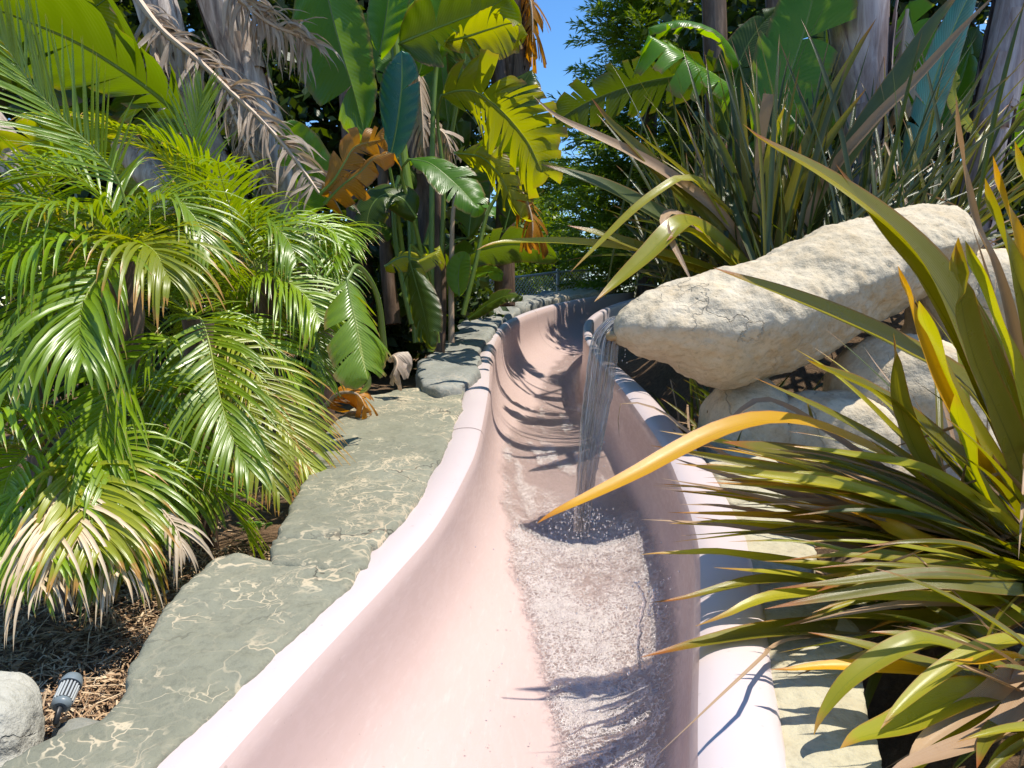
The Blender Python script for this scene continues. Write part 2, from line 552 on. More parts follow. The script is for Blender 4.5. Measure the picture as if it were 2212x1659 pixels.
def thing(name, label, cat, loc, group=None):
    o = bpy.data.objects.new(name, None)
    o.empty_display_size = .1
    COL.objects.link(o)
    o.location = loc
    return tag(o, label, cat, group)


def nrmz(a):
    return a / np.maximum(np.linalg.norm(a, axis=-1, keepdims=True), 1e-9)


def cat(pts, n):
    """smooth curve through the points, n samples evenly along its length"""
    p = np.asarray(pts, float)
    if len(p) == 2:
        return p[0] + (p[1] - p[0]) * np.linspace(0, 1, n)[:, None]
    q = np.vstack([2 * p[0] - p[1], p, 2 * p[-1] - p[-2]])
    out = []
    for i in range(1, len(q) - 2):
        t = np.linspace(0, 1, 16, endpoint=False)[:, None]
        a, b_, c, d = q[i - 1], q[i], q[i + 1], q[i + 2]
        out.append(.5 * (2 * b_ + (c - a) * t + (2 * a - 5 * b_ + 4 * c - d) * t ** 2 + (3 * b_ - a - 3 * c + d) * t ** 3))
    out.append(p[-1:])
    o = np.vstack(out)
    L = np.concatenate([[0], np.cumsum(np.linalg.norm(np.diff(o, axis=0), axis=1))])
    s_ = np.linspace(0, L[-1], n)
    return np.stack([np.interp(s_, L, o[:, k]) for k in range(o.shape[1])], 1)


def frame(C, face, twist=None):
    T = nrmz(np.gradient(C, axis=0))
    F = np.broadcast_to(np.asarray(face, float), C.shape)
    S = nrmz(np.cross(T, F))
    N = np.cross(S, T)
    if twist is not None:
        c, s_ = np.cos(twist)[:, None], np.sin(twist)[:, None]
        S, N = S * c + N * s_, N * c - S * s_
    return T, S, N


def tube(mb, C, rad, seg=8):
    C = np.asarray(C, float)
    rad = np.broadcast_to(np.asarray(rad, float), (len(C),))
    T = nrmz(np.gradient(C, axis=0))
    ref = np.array([1.0, .13, .07]) if abs(nrmz(C[-1] - C[0])[0]) < .8 else np.array([.1, 1, .2])
    S = nrmz(np.cross(T, ref))
    N = np.cross(S, T)
    a = np.linspace(0, 2 * math.pi, seg + 1)
    V = C[:, None] + rad[:, None, None] * (np.cos(a)[None, :, None] * S[:, None] + np.sin(a)[None, :, None] * N[:, None])
    UV = np.stack(np.meshgrid(np.linspace(0, 1, len(C)), np.linspace(0, 1, seg + 1), indexing='ij')[::-1], -1)
    mb.grid(V, UV)


def view_face(C, tilt=0.0):
    """blade face roughly towards the camera, tipped to the sky"""
    d = nrmz(CAM - C.mean(0))
    return nrmz(d * (1 - abs(tilt)) + np.array([0, 0, 1.0]) * tilt)


def flax_prof(t):
    return (.55 + .45 * np.clip(t / .35, 0, 1) ** .8) * np.clip(1 - (np.clip((t - .5) / .5, 0, 1)) ** 2.1, 0, 1) + .012


def blade(mb, C, width, face, fold=.35, twist=None, prof=flax_prof):
    n = len(C)
    t = np.linspace(0, 1, n)
    T, S, N = frame(C, face, twist)
    wd = width * prof(t) / 2
    us = np.array([-1, -.55, 0, .55, 1.0])
    V = C[:, None] + us[None, :, None] * (wd * math.cos(fold))[:, None, None] * S[:, None] + (np.abs(us) ** 1.15)[None, :, None] * (wd * math.sin(fold))[:, None, None] * N[:, None]
    UV = np.stack([np.broadcast_to((us + 1) / 2, (n, 5)), np.broadcast_to(t[:, None], (n, 5))], -1)
    mb.grid(V, UV)


def arc(base, az, el, L, droop, n=18, sway=0.0):
    """curve leaving base at azimuth/elevation and bending down under its weight"""
    t = np.linspace(0, 1, n)
    e = el - droop * t ** 1.6
    a = az + sway * t ** 2
    d = np.stack([np.cos(e) * np.sin(a), np.cos(e) * np.cos(a), np.sin(e)], 1)
    return np.asarray(base) + np.vstack([np.zeros(3), np.cumsum((d[1:] + d[:-1]) / 2, axis=0) * L / (n - 1)])


# ------------------------------------------------------------------ slide path
PATH_D = [(-.6, -.50), (.4, -.33), (1.47, -.113), (2.27, .094), (2.70, .19), (3.3, .26), (3.86, .295), (5.12, .305), (6.26, .285), (7.14, .285), (8.19, .325), (9.43, .46),
          (10.8, .78), (12.2, 1.28), (13.6, 2.0), (15.0, 3.0)]


def in_plane(d, X):
    v = (829.5 - V0) / FPX * d - H0
    return CAM + d * FWD + X * RT + v * UP


PATH = cat([in_plane(d, X) for d, X in PATH_D], 420)
P_T, P_S, P_N = frame(PATH, (0, 0, 1))       # P_S points to the right of travel (away from the camera)
PATH_Y = PATH[:, 1]

PROF_IN = np.array([(-.470, -.004), (-.459, -.018), (-.4535, -.045), (-.451, -.10), (-.445, -.165), (-.431, -.235), (-.398, -.305), (-.338, -.366), (-.245, -.412), (-.12, -.436), (0, -.44)])
PROF_IN = np.vstack([PROF_IN, (PROF_IN[:-1] * [-1, 1])[::-1]])
_pi = cat(PROF_IN, 61)


def floor_z(s):
    return np.interp(s, _pi[:, 0], _pi[:, 1])


def banked(s, z, y):
    """the outer wall of the far bend is higher and less steep"""
    k = np.clip((y - 4.6) / 3.2, 0, 1)
    k = k * k * (3 - 2 * k)
    w_ = np.clip(1 - (s / .47) ** 2, 0, 1)
    out = np.abs(s) > .4705
    s2 = np.where(out, np.sign(s) * (.47 + (np.abs(s) - .47) * (1 - .45 * k)), s + k * .20 * w_)
    return s2, z * (1 + .45 * k * ~out)


def sweep(mb, prof, i0=0, i1=None, lift=0.0):
    C, S, N = PATH[i0:i1], P_S[i0:i1], P_N[i0:i1]
    prof = np.asarray(prof)
    ss, zz = banked(prof[None, :, 0], prof[None, :, 1], C[:, 1][:, None])
    V = C[:, None] + ss[..., None] * S[:, None] + (zz + lift)[..., None] * N[:, None]
    UV = np.stack(np.meshgrid(np.linspace(0, 1, len(C)), np.linspace(0, 1, len(prof)), indexing='ij')[::-1], -1)
    mb.grid(V, UV)


base = PATH[60]
slide = thing('water_slide', 'pale pink moulded water slide channel curving down the garden between rocks', 'water slide', base)
m = MB()
sweep(m, _pi)
sweep(m, _pi[::-1] * [1.03, 1.04], lift=-.015)
m.build('flume', M['gelcoat'], slide, base)
RIM = np.array([(-.648, -.30), (-.648, -.05), (-.640, -.012), (-.622, .002), (-.58, .012), (-.53, .014), (-.50, .009), (-.482, .003), (-.470, -.004)])
for sg in (1, -1):
    m = MB()
    pr = cat(RIM, 25) * [sg, 1]
    sweep(m, pr if sg > 0 else pr[::-1])
    m.build('rim', M['rim'], slide, base)
FULL = np.vstack([cat(RIM[2:], 16), _pi[1:-1], cat(RIM[2:], 16)[::-1] * [-1, 1]])
for yj in (4.02, 10.9):
    i = int(np.argmin(abs(PATH_Y - yj)))
    m = MB()
    C = np.linspace(PATH[i], PATH[i] + P_T[i] * .007, 2)
    fr_ = FULL if yj > 5 else FULL[:19]
    ss, zz = banked(fr_[:, 0], fr_[:, 1], PATH[i, 1])
    V = C[:, None] + ss[None, :, None] * P_S[i] + (zz[None, :, None] + .0022) * P_N[i]
    UV = np.zeros(V.shape[:2] + (2,))
    m.grid(V, UV)
    m.build('joint', M['seam'], slide, base)


def slide_dist(X, Y):
    d = np.full(X.shape, 1e9)
    for p in PATH[::4]:
        d = np.minimum(d, (X - p[0]) ** 2 + (Y - p[1]) ** 2)
    return np.sqrt(d)


# ------------------------------------------------------------------ ground
def ground_z(X, Y):
    X = np.asarray(X, float)
    Y = np.asarray(Y, float)
    yy = np.minimum(Y, 17.0) + 0
    z = plane_z(yy) - .36
    z = z - np.clip((-X - 1.2) / 3, 0, 1) * .10
    z = z + np.clip((X - 1.2) / 2, 0, 1) * .22

    def sm(v):
        v = np.clip(v, 0, 1)
        return v * v * (3 - 2 * v)
    z = z + .75 * sm((X - 1.15) / .8) * sm((Y - 4.5) / .9) * (1 - sm((Y - 6.6) / 2.5)) * (1 - sm((X - 6) / 6))
    z = z + .27 * sm((X - .98) / .4) * (1 - sm((Y - 2.9) / .6)) * sm((Y + 1) / 1)
    z = z - np.clip((Y - 17) / 12, 0, 1) * 1.2
    return z


def make_ground(name, xs, ys, hole=None):
    X, Y = np.meshgrid(xs, ys)
    Z = ground_z(X, Y)
    D = slide_dist(X, Y)
    Z = Z - np.clip((.78 - D) / .16, 0, 1) * .42
    nz = np.array([[mnoise.fractal(Vector((x * 1.6, y * 1.6, 0)), 1, 2, 4) for x in xs] for y in ys])
    nz2 = np.array([[mnoise.noise(Vector((x * 9, y * 9, 3))) for x in xs] for y in ys])
    Z = Z + nz * .035 + nz2 * .008
    V = np.stack([X, Y, Z], -1)
    m = MB()
    m.grid(V, np.stack([X, Y], -1))
    o = m.build(name, M['soil'])
    return tag(o, 'brown garden soil under the plants and beside the slide', 'ground', None, 'structure')


xs = np.unique(np.concatenate([np.linspace(-600, -20, 12), np.linspace(-20, -5, 20), np.linspace(-5, 4, 200), np.linspace(4, 20, 20), np.linspace(20, 600, 12)]))
ys = np.unique(np.concatenate([np.linspace(-40, -2, 10), np.linspace(-2, 6, 170), np.linspace(6, 20, 90), np.linspace(20, 60, 14), np.linspace(60, 1200, 12)]))
make_ground('ground', xs, ys)


# ------------------------------------------------------------------ rocks
def remeshed(V, F, voxel, smooth, amp, seed, fine=.004, freq=2.5, ridge=.25):
    me = bpy.data.meshes.new('tmp')
    me.from_pydata([tuple(v) for v in V], [], F)
    o = bpy.data.objects.new('tmp', me)
    COL.objects.link(o)
    md = o.modifiers.new('r', 'REMESH')
    md.mode = 'VOXEL'
    md.voxel_size = voxel
    md2 = o.modifiers.new('s', 'SMOOTH')
    md2.iterations = smooth
    md2.factor = .5
    dg = bpy.context.evaluated_depsgraph_get()
    dg.update()
    me2 = bpy.data.meshes.new_from_object(o.evaluated_get(dg))
    bpy.data.objects.remove(o)
    bpy.data.meshes.remove(me)
    n = len(me2.vertices)
    co = np.empty(n * 3, np.float32)
    no = np.empty(n * 3, np.float32)
    me2.vertices.foreach_get('co', co)
    me2.vertices.foreach_get('normal', no)
    co = co.reshape(-1, 3)
    no = no.reshape(-1, 3)
    off = Vector((seed * 13.7, seed * 3.1, seed * 7.7))
    h = np.empty(n)
    for i in range(n):
        p = Vector(co[i]) + off
        a = mnoise.fractal(p * freq, 1.0, 2.1, 4)
        r = 1 - abs(mnoise.noise(p * freq * 2.3)) * 2
        h[i] = a * amp + min(r, .6) * amp * ridge + mnoise.fractal(p * 22, 1, 2, 3) * fine
    co = co + no * h[:, None]
    me2.vertices.foreach_set('co', co.astype(np.float32).ravel())
    me2.polygons.foreach_set('use_smooth', np.ones(len(me2.polygons), bool))
    me2.update()
    return me2


def rock_obj(name, me, mat, label, cat_='rock', group=None, parent=None):
    n = len(me.vertices)
    co = np.empty(n * 3, np.float32)
    me.vertices.foreach_get('co', co)
    co = co.reshape(-1, 3)
    c = co.mean(0)
    c[2] = co[:, 2].min()
    me.vertices.foreach_set('co', (co - c).ravel())
    me.materials.clear()
    me.materials.append(mat)
    me.name = name
    o = bpy.data.objects.new(name, me)
    o.location = c
    COL.objects.link(o)
    return tag(o, label, cat_, group)


def prism(px, off=.02, thick=.34, voxel=.02, smooth=6, amp=.02, seed=1, tilt=0.0, inset=.0, fine=.004, grow=.024):
    top = [PL(x, y, off) for x, y in px]
    q = np.array(top)
    e = np.roll(q, -1, 0) - np.roll(q, 1, 0)
    nn = nrmz(np.stack([e[:, 1], -e[:, 0], e[:, 0] * 0], 1))
    area = np.sum(q[:, 0] * np.roll(q[:, 1], -1) - np.roll(q[:, 0], -1) * q[:, 1])
    q = q + nn * (grow if area > 0 else -grow)
    top = list(q)
    c = np.mean(top, 0)
    top = [p + np.array([0, 0, tilt * (p[0] - c[0])]) for p in top]
    bot = [c + (p - c) * np.array([1 - inset, 1 - inset, 1]) - np.array([0, 0, thick]) for p in top]
    n = len(px)
    V = top + bot
    F = [list(range(n))[::-1], list(range(n, 2 * n))]
    for i in range(n):
        j = (i + 1) % n
        F.append([i, j, n + j, n + i])
    return remeshed(V, F, voxel, smooth, amp, seed, fine)


GL = 'stone slabs edging the left of the slide'
slabs = [
    # near slab: outer edge from lower left, then the crack, then along the rim
    ('edging_rock', [(-120, 1720), (20, 1646), (130, 1586), (235, 1560), (285, 1500), (302, 1440), (340, 1375), (370, 1318), (432, 1250), (478, 1203), (512, 1194), (560, 1206), (600, 1214),
                     (700, 1222), (765, 1216), (735, 1262), (650, 1340), (560, 1422), (450, 1522), (300, 1652), (120, 1830), (-200, 2000)],
     .016, .40, M['slab'], 'long grey green slab with cream veins, nearest along the left rim', 1),
    ('edging_rock', [(596, 1208), (600, 1160), (640, 1150), (700, 1156), (788, 1166), (776, 1216), (700, 1222)], .017, .36, M['slab'],
     'small grey green block wedged between two long veined slabs', 2),
    ('edging_rock', [(612, 1158), (622, 1128), (642, 1082), (682, 990), (702, 948), (732, 905), (768, 885), (800, 852), (880, 836), (960, 834), (996, 842), (988, 878), (974, 918), (945, 985),
                     (905, 1048), (862, 1112), (800, 1172), (700, 1162)], .018, .42, M['slab'], 'broad grey green slab with rusty cream veins below the banana leaves', 3),
]
for nm, px, off, th, mat, lab, sd_ in slabs:
    rock_obj(nm, prism(px, off, th, .013 if sd_ == 1 else .018, 5, .018, sd_), mat, lab, 'rock', GL)


def blob_rock(name, blobs, mat, label, voxel=.025, smooth=6, amp=.03, seed=1, group=None, fine=.005, freq=2.5):
    """blobs: list of (centre, radii, rotz)"""
    V, F = [], []
    for c, r, rz in blobs:
        bm = bmesh.new()
        bmesh.ops.create_icosphere(bm, subdivisions=3, radius=1)
        o = len(V)
        ca, sa = math.cos(rz), math.sin(rz)
        for v in bm.verts:
            q = v.co.copy()
            # squarer than a ball
            q = Vector([math.copysign(abs(k) ** .8, k) for k in q])
            x, y, z = q.x * r[0], q.y * r[1], q.z * r[2]
            V.append((c[0] + x * ca - y * sa, c[1] + x * sa + y * ca, c[2] + z))
        bm.verts.ensure_lookup_table()
        for f in bm.faces:
            F.append([o + v.index for v in f.verts])
        bm.free()
    return rock_obj(name, remeshed(V, F, voxel, smooth, amp, seed, fine, freq), mat, label, 'rock', group)


def onp(x, y, off=0.0):
    return PL(x, y, off)


# round and far left stones
for px_, off, th, mt, lab, sd_ in [
    ([(908, 806), (916, 782), (945, 764), (985, 756), (1016, 758), (1032, 772), (1026, 796), (1014, 816), (990, 830), (950, 836), (918, 828)], .07, .5, 'slab_dark', 'rounded blue grey stone in shade at the bend of the left rim', 11),
    ([(930, 766), (955, 742), (985, 716), (1004, 696), (1040, 690), (1082, 690), (1062, 712), (1044, 734), (1030, 756), (985, 756)], .05, .5, 'slab_dark', 'low dark stone behind the rounded blue grey one', 12),
    ([(1004, 694), (1030, 674), (1075, 658), (1120, 648), (1150, 650), (1120, 668), (1088, 688), (1050, 690)], .03, .6, 'slab_dark', 'dark uneven stone along the far shaded bend of the left rim', 13),
    ([(1085, 656), (1115, 642), (1150, 633), (1190, 630), (1215, 638), (1180, 646), (1150, 654), (1120, 664)], .04, .6, 'slab_dark', 'shaded craggy stone at the far top of the slide', 14),
    ([(1180, 636), (1205, 628), (1250, 624), (1300, 618), (1330, 622), (1290, 630), (1240, 636), (1200, 644)], .05, .6, 'cream', 'sunlit pale stone closing the far top of the slide', 15),
]:
    rock_obj('edging_rock', prism(px_, off, th, .022 if sd_ < 13 else .035, 4, .035 if sd_ < 13 else .06, sd_), M[mt], lab, 'rock', GL)

# right coping
GR = 'stone blocks edging the right of the slide'
cop = [
    ([(1692, 1740), (1682, 1640), (1672, 1540), (1662, 1432), (1800, 1418), (1850, 1440), (1862, 1520), (1888, 1580), (1905, 1660), (1920, 1760)], 'sunlit beige coping block with a dark crack, nearest along the right rim', 21),
    ([(1660, 1424), (1652, 1370), (1632, 1300), (1620, 1262), (1740, 1246), (1800, 1300), (1836, 1350), (1846, 1410), (1800, 1410)], 'beige coping block under the reaching flax blade tips', 22),
    ([(1617, 1254), (1606, 1200), (1592, 1130), (1584, 1092), (1660, 1076), (1740, 1130), (1756, 1190), (1740, 1238)], 'beige coping block mostly hidden by flax blades', 23),
    ([(1580, 1084), (1556, 1030), (1530, 980), (1600, 960), (1690, 1000), (1700, 1060), (1660, 1068)], 'farthest beige coping block by the foot of the spouting boulder', 24),
]
for px, lab, sd_ in cop:
    rock_obj('coping_rock', prism(px, -.005, .30, .018, 5, .018, sd_, inset=.05), M['beige'], lab, 'rock', GR)

# lower left boulder, and a dark one behind it
c = PL(-25, 1610, -.18)
blob_rock('boulder', [(c + [.0, .0, .0], (.10, .12, .14), .3), (c + [-.07, .05, .0], (.12, .14, .13), .0), (c + [.04, -.07, -.09], (.1, .1, .1), .0)], M['boulder'],
          'rough pale grey boulder at the bottom left corner', .012, 3, .03, 31, None, .006)
c = PL(165, 1600, -.30)
blob_rock('boulder', [(c, (.07, .06, .05), .1)], M['slab_dark'], 'small dark stone behind the near veined slab', .015, 4, .02, 32)

# the spouting boulder: a long trough of rock
SPD = 3.75


def S(x, y, d=SPD):
    return P(x, y, d)


ctr = []   # centre x, y, depth, half depth, half height
for x, yt, yb, d, hd in [(1336, 690, 738, 3.72, .10), (1360, 664, 752, 3.73, .17), (1400, 640, 772, 3.75, .24), (1450, 622, 784, 3.78, .30), (1530, 602, 822, 3.84, .38), (1600, 586, 830, 3.90, .42), (1680, 550, 812, 3.98, .44),
                         (1740, 514, 786, 4.04, .44), (1820, 487, 750, 4.12, .46), (1910, 465, 690, 4.22, .46), (1990, 446, 640, 4.32, .43), (2060, 453, 600, 4.38, .36), (2092, 492, 562, 4.40, .24)]:
    ctr.append((x, (yt + yb) / 2, d, hd, (yb - yt) / 2 * d / FPX * 1.04))
cs = cat(ctr, 46)
V, F = [], []
K = 40
for (x, y, d, hd, hh) in cs:
    c = S(x, y, d)
    for k in range(K):
        a = 2 * math.pi * k / K
        cx, cz = math.cos(a), math.sin(a)
        # cross-section: crest set back, sloping front face, belly undercut towards the foot
        zz = cz if cz > 0 else -abs(cz) ** .9
        yy = math.copysign(abs(cx) ** (.75 if cz > 0 else .9), cx)
        set_back = .30 * max(cz, 0) ** 1.2 * hd + (.35 * max(-cz, 0) * hd)
        groove = -.05 * math.exp(-((yy - .1) / .3) ** 2) if cz > .2 else 0
        V.append(c + np.array([.18 * yy * hd, yy * hd + set_back, zz * hh + groove * (hh / .3)]))
n = len(cs)
for i in range(n - 1):
    for k in range(K):
        F.append([i * K + k, i * K + (k + 1) % K, (i + 1) * K + (k + 1) % K, (i + 1) * K + k])
F.append(list(range(K))[::-1])
F.append([(n - 1) * K + k for k in range(K)])
me = remeshed(V, F, .014, 3, .042, 41, .009, 1.7, .7)
spout = rock_obj('spouting_boulder', me, M['cream'], 'long cream boulder jutting over the slide with water spilling from its tip', 'rock')

b = NB('wet_tan_stone')
ob = b.coord('Object')
M['wet'] = b.done(b.prin(b.mix(b.noise(ob, 30, 4), (.30, .19, .085), (.46, .32, .16)), .12, .6, b.bump(b.noise(ob, 40, 4), .4, .01)))
q = P(1338, 722, 3.72)
V_, F_ = [], []
bm = bmesh.new()
bmesh.ops.create_icosphere(bm, subdivisions=3, radius=1)
for v in bm.verts:
    V_.append((q[0] + v.co.x * .085, q[1] + v.co.y * .10, q[2] + v.co.z * .036 + v.co.x * .012))
bm.verts.ensure_lookup_table()
F_ = [[v.index for v in f.verts] for f in bm.faces]
bm.free()
lipm = remeshed(V_, F_, .008, 3, .012, 47, .003, 6)
lip = bpy.data.objects.new('lip', lipm)
lipm.materials.append(M['wet'])
COL.objects.link(lip)
lip.parent = spout
lip.location = -Vector(spout.location)
lip['label'] = 'wet tan lip the water pours over'

c = S(1610, 925, 4.1)
blob_rock('boulder', [(c, (.24, .26, .28), .1), (c + [.05, .1, -.35], (.35, .3, .4), 0)], M['cream'], 'shaded cream boulder propping up the spouting rock', .025, 4, .04, 42)
c = S(1760, 965, 4.05)
blob_rock('boulder', [(c + [.05, 0, .0], (.36, .28, .30), -.3), (c + [.15, .05, -.35], (.45, .35, .45), 0)], M['cream'], 'sunlit cream boulder under the spouting rock, crossed by flax shadows', .025, 4, .045, 43)
c = S(2130, 660, 4.4)
blob_rock('boulder', [(c, (.40, .35, .32), -.2), (c + [.1, .1, -.4], (.5, .4, .45), 0)], M['cream'], 'cream boulder behind the flax at the right edge', .03, 4, .045, 44)
c = S(1950, 860, 4.2)
blob_rock('boulder', [(c, (.42, .35, .36), -.2), (c + [.1, .1, -.4], (.5, .4, .45), 0)], M['cream'], 'cream boulder mostly behind the near flax, under the spouting rock', .03, 4, .045, 45)

# ------------------------------------------------------------------ water
ia, ib = int(np.argmin(abs(PATH_Y - .9))), int(np.argmin(abs(PATH_Y - 11.0)))
tt = np.linspace(ia, ib, 1500)
# more samples near the camera
tt = ia + (ib - ia) * (np.linspace(0, 1, 1300) ** 1.7)
Cw = np.stack([np.interp(tt, np.arange(len(PATH)), PATH[:, k]) for k in range(3)], 1)
Sw = nrmz(np.stack([np.interp(tt, np.arange(len(PATH)), P_S[:, k]) for k in range(3)], 1))
Nw = nrmz(np.stack([np.interp(tt, np.arange(len(PATH)), P_N[:, k]) for k in range(3)], 1))
yw = Cw[:, 1]
edge_l = np.interp(yw, [1.0, 2.0, 2.6, 3.2, 3.8, 4.5, 5.2, 7, 9], [.16, .03, -.16, -.31, -.385, -.415, -.40, -.25, -.20])
edge_r = np.interp(yw, [1.0, 2.0, 3.0, 4.0, 5, 7, 9], [.445, .445, .44, .40, .36, .36, .38])
edge_l = edge_l + np.array([mnoise.fractal(Vector((0, y * 4, 9)), 1, 2, 4) for y in yw]) * .035
U = np.linspace(0, 1, 170)
s_ = edge_l[:, None] + (edge_r - edge_l)[:, None] * U[None]
fz = floor_z(s_)
Yg = np.broadcast_to(yw[:, None], s_.shape)
Ww = np.empty(s_.shape)
Foam = np.empty(s_.shape)
for i in range(s_.shape[0]):
    y = yw[i]
    for j in range(0, s_.shape[1]):
        q = Vector((s_[i, j], y * .75, 0))
        a = mnoise.fractal(q * 9, 1, 2, 3)
        f_ = mnoise.noise(q * 38 + Vector((5, 1, 2)))
        Ww[i, j] = a * .6 + f_ * .35
        Foam[i, j] = mnoise.fractal(q * 3.2 + Vector((3, 8, 0)), 1, 2, 3)
# turbulence: strong in the chute below the fall
turb = np.interp(yw, [1, 2, 3.2, 3.7, 4.1, 5, 9], [1, 1, 1, .8, .35, .3, .2])
ed = np.minimum(U, 1 - U)[None] * (edge_r - edge_l)[:, None]
thick = np.clip(ed / .09, 0, 1) ** 1.2 * (.010 + .014 * turb[:, None])
Hh = fz + .003 + thick * .8 * (1 + .6 * Ww) + np.clip(ed / .05, 0, 1) * turb[:, None] * .006 * Ww
sb, zb_ = banked(s_, Hh, yw[:, None])
V = Cw[:, None] + sb[:, :, None] * Sw[:, None] + zb_[:, :, None] * Nw[:, None]
foam = np.interp(yw, [1, 2, 3.0, 3.5, 3.9, 4.4, 9], [.72, .74, .76, .75, .50, .30, .16])[:, None] + Foam * .28
foam = foam - np.clip((s_ - .14) / .16, 0, 1) * .16 * np.clip(Foam * 1.6 + .6, 0, 1)
# white water along the left edge upstream
upl = np.clip(1 - np.abs(s_ + .36) / .07, 0, 1) * np.interp(yw, [3.6, 4.2, 5.4, 6.5], [0, 1, .9, 0])[:, None]
foam = foam + upl * (.5 + Foam * .8)
foam = foam * np.clip(.45 + ed / .16, 0, 1)
for i in range(s_.shape[0]):
    if yw[i] > 3.7:
        kk = min(1, (yw[i] - 3.7) / .5)
        for j in range(0, s_.shape[1]):
            q = Vector((s_[i, j] * 9 + yw[i] * .6, yw[i] * 1.1, 4))
            foam[i, j] += kk * max(0, mnoise.fractal(q, 1, 2, 4) - .02) * .75
foam = foam + np.clip(1 - ed / .03, 0, 1) * .12
m = MB()
m.grid(V, np.stack([s_, Yg], -1))
wat = m.build('water', M['water'])
tag(wat, 'foaming stream of water rushing down the slide channel', 'water', None, 'structure')
ea_ = wat.data.attributes.new('edge', 'FLOAT', 'POINT')
ea_.data.foreach_set('value', np.clip(ed / .10, 0, 1).astype(np.float32).ravel())
fa_ = wat.data.attributes.new('foam', 'FLOAT', 'POINT')
fa_.data.foreach_set('value', np.clip(foam, 0, 1).astype(np.float32).ravel())

# the fall from the boulder's tip to the slide floor
fl_pts = [(1390, 716, 3.80, .036), (1362, 706, 3.77, .046), (1338, 704, 3.73, .056), (1322, 714, 3.70, .062), (1308, 740, 3.68, .070), (1300, 800, 3.67, .074), (1288, 880, 3.66, .068),
          (1276, 960, 3.65, .058), (1266, 1040, 3.64, .046), (1259, 1100, 3.64, .040), (1255, 1150, 3.63, .038)]
fp = cat([[*P(x, y, d), hw] for x, y, d, hw in fl_pts], 120)
Cf, hwf = fp[:, :3], fp[:, 3]
Tf, Sf, Nf = frame(Cf, (.15, -1, .35))
ua = np.linspace(-1, 1, 28)
for sgn, nm in ((1, 'water'),):
    front = np.empty((120, 28, 3))
    for i in range(120):
        for j in range(28):
            q = Vector((ua[j] * 4.5, i * .035, 2))
            bul = .012 * (1 - ua[j] ** 2) + .006 * mnoise.noise(q * 1.3) + .003 * mnoise.noise(Vector((ua[j] * 14, i * .05, 4)))
            wob = 1 + .10 * mnoise.noise(Vector((5 if ua[j] > 0 else 1, i * .16, 8))) * min(1, i / 40)
            front[i, j] = Cf[i] + Sf[i] * ua[j] * hwf[i] * wob + Nf[i] * bul
    back = front[:, ::-1] - Nf[:, None] * .012
    V = np.concatenate([front, back, front[:, :1]], 1)
    uu = np.concatenate([(ua + 1) / 2, (ua[::-1] + 1) / 2, [0]])
    UV = np.stack([np.broadcast_to(uu, (120, 57)), np.broadcast_to(np.linspace(0, 1, 120)[:, None], (120, 57))], -1)
    m = MB()
    m.grid(V, UV)
    wf = m.build('waterfall', M['fall'])
    tag(wf, 'thin clear sheet of water falling from the boulder tip into the slide', 'waterfall')

# spray: drops thrown up where the fall lands
m = MB()


def drop(c, r, st=1.0, seg=6):
    a = np.linspace(0, math.pi, seg)
    b_ = np.linspace(0, 2 * math.pi, seg + 2)
    A, B = np.meshgrid(a, b_, indexing='ij')
    V = np.stack([np.sin(A) * np.cos(B) * r, np.sin(A) * np.sin(B) * r, np.cos(A) * r * st], -1) + c
    m.grid(V, np.zeros(V.shape[:2] + (2,)))


r_ = np.random.default_rng(5)
land = P(1262, 1140, 3.55)
for k in range(330):
    e = r_.exponential(1.0, 1)[0]
    az = r_.uniform(0, 6.28)
    rad = .05 + .13 * e
    c = land + np.array([math.cos(az) * rad * .9, math.sin(az) * rad * 1.8 - .25 * e, abs(r_.normal(0, .05)) + .02])
    drop(c, r_.uniform(.0015, .0045), r_.uniform(.9, 1.6), 5)
for (x, y) in [(1300, 850), (1322, 830), (1330, 800), (1318, 900), (1305, 950), (1340, 790), (1350, 755), (1295, 1010), (1310, 870), (1285, 1060), (1335, 835), (1355, 765)]:
    for q in range(3):
        drop(P(x + r_.normal(0, 5), y + r_.normal(0, 9), 3.66), r_.uniform(.0015, .004), 1.5, 5)
for k in range(120):      # along the chute
    yy = r_.uniform(1.9, 3.6)
    i = int(np.argmin(abs(PATH_Y - yy)))
    s0 = r_.uniform(-.2, .4)
    drop(PATH[i] + P_S[i] * s0 + P_N[i] * (floor_z(s0) + abs(r_.normal(.03, .03))), r_.uniform(.001, .0032), 1.2, 5)
sp_ = m.build('water_spray', M['drops'])
tag(sp_, 'fine water drops thrown up around the landing of the fall', 'spray', None, 'stuff')

# tongue of splashing water standing up from the stream on the right
sp_base = thing('water_splash', 'clear two-pronged splash leaping from the stream near the right rim', 'splash', P(1395, 1400, 2.55))
for pts, rr in (([(1388, 1470), (1378, 1400), (1385, 1330), (1392, 1295), (1375, 1262), (1366, 1258)], [.016, .013, .012, .014, .009, .004]),
                ([(1400, 1330), (1410, 1295), (1412, 1275), (1406, 1268)], [.006, .010, .009, .002]),
                ([(1392, 1580), (1372, 1500), (1380, 1450), (1388, 1400)], [.004, .022, .014, .009])):
    m = MB()
    c = cat([[*P(x, y, 2.45 + (1330 - y) * -.0004), q * 1.0] for (x, y), q in zip(pts, rr)], 30)
    wig = np.array([[mnoise.noise(Vector((i * .4, k, 1))) for k in range(3)] for i in range(30)]) * .006
    tube(m, c[:, :3] + wig, c[:, 3] * .45 * (1 + .5 * wig[:, 0] / .006), 8)
    for k in range(46):
        i_ = int(r_.integers(0, 30))
        drop(c[i_, :3] + r_.normal(0, .012, 3), r_.uniform(.0012, .0042), 1.2, 5)
    m.build('jet', M['drops'], sp_base, sp_base.location)

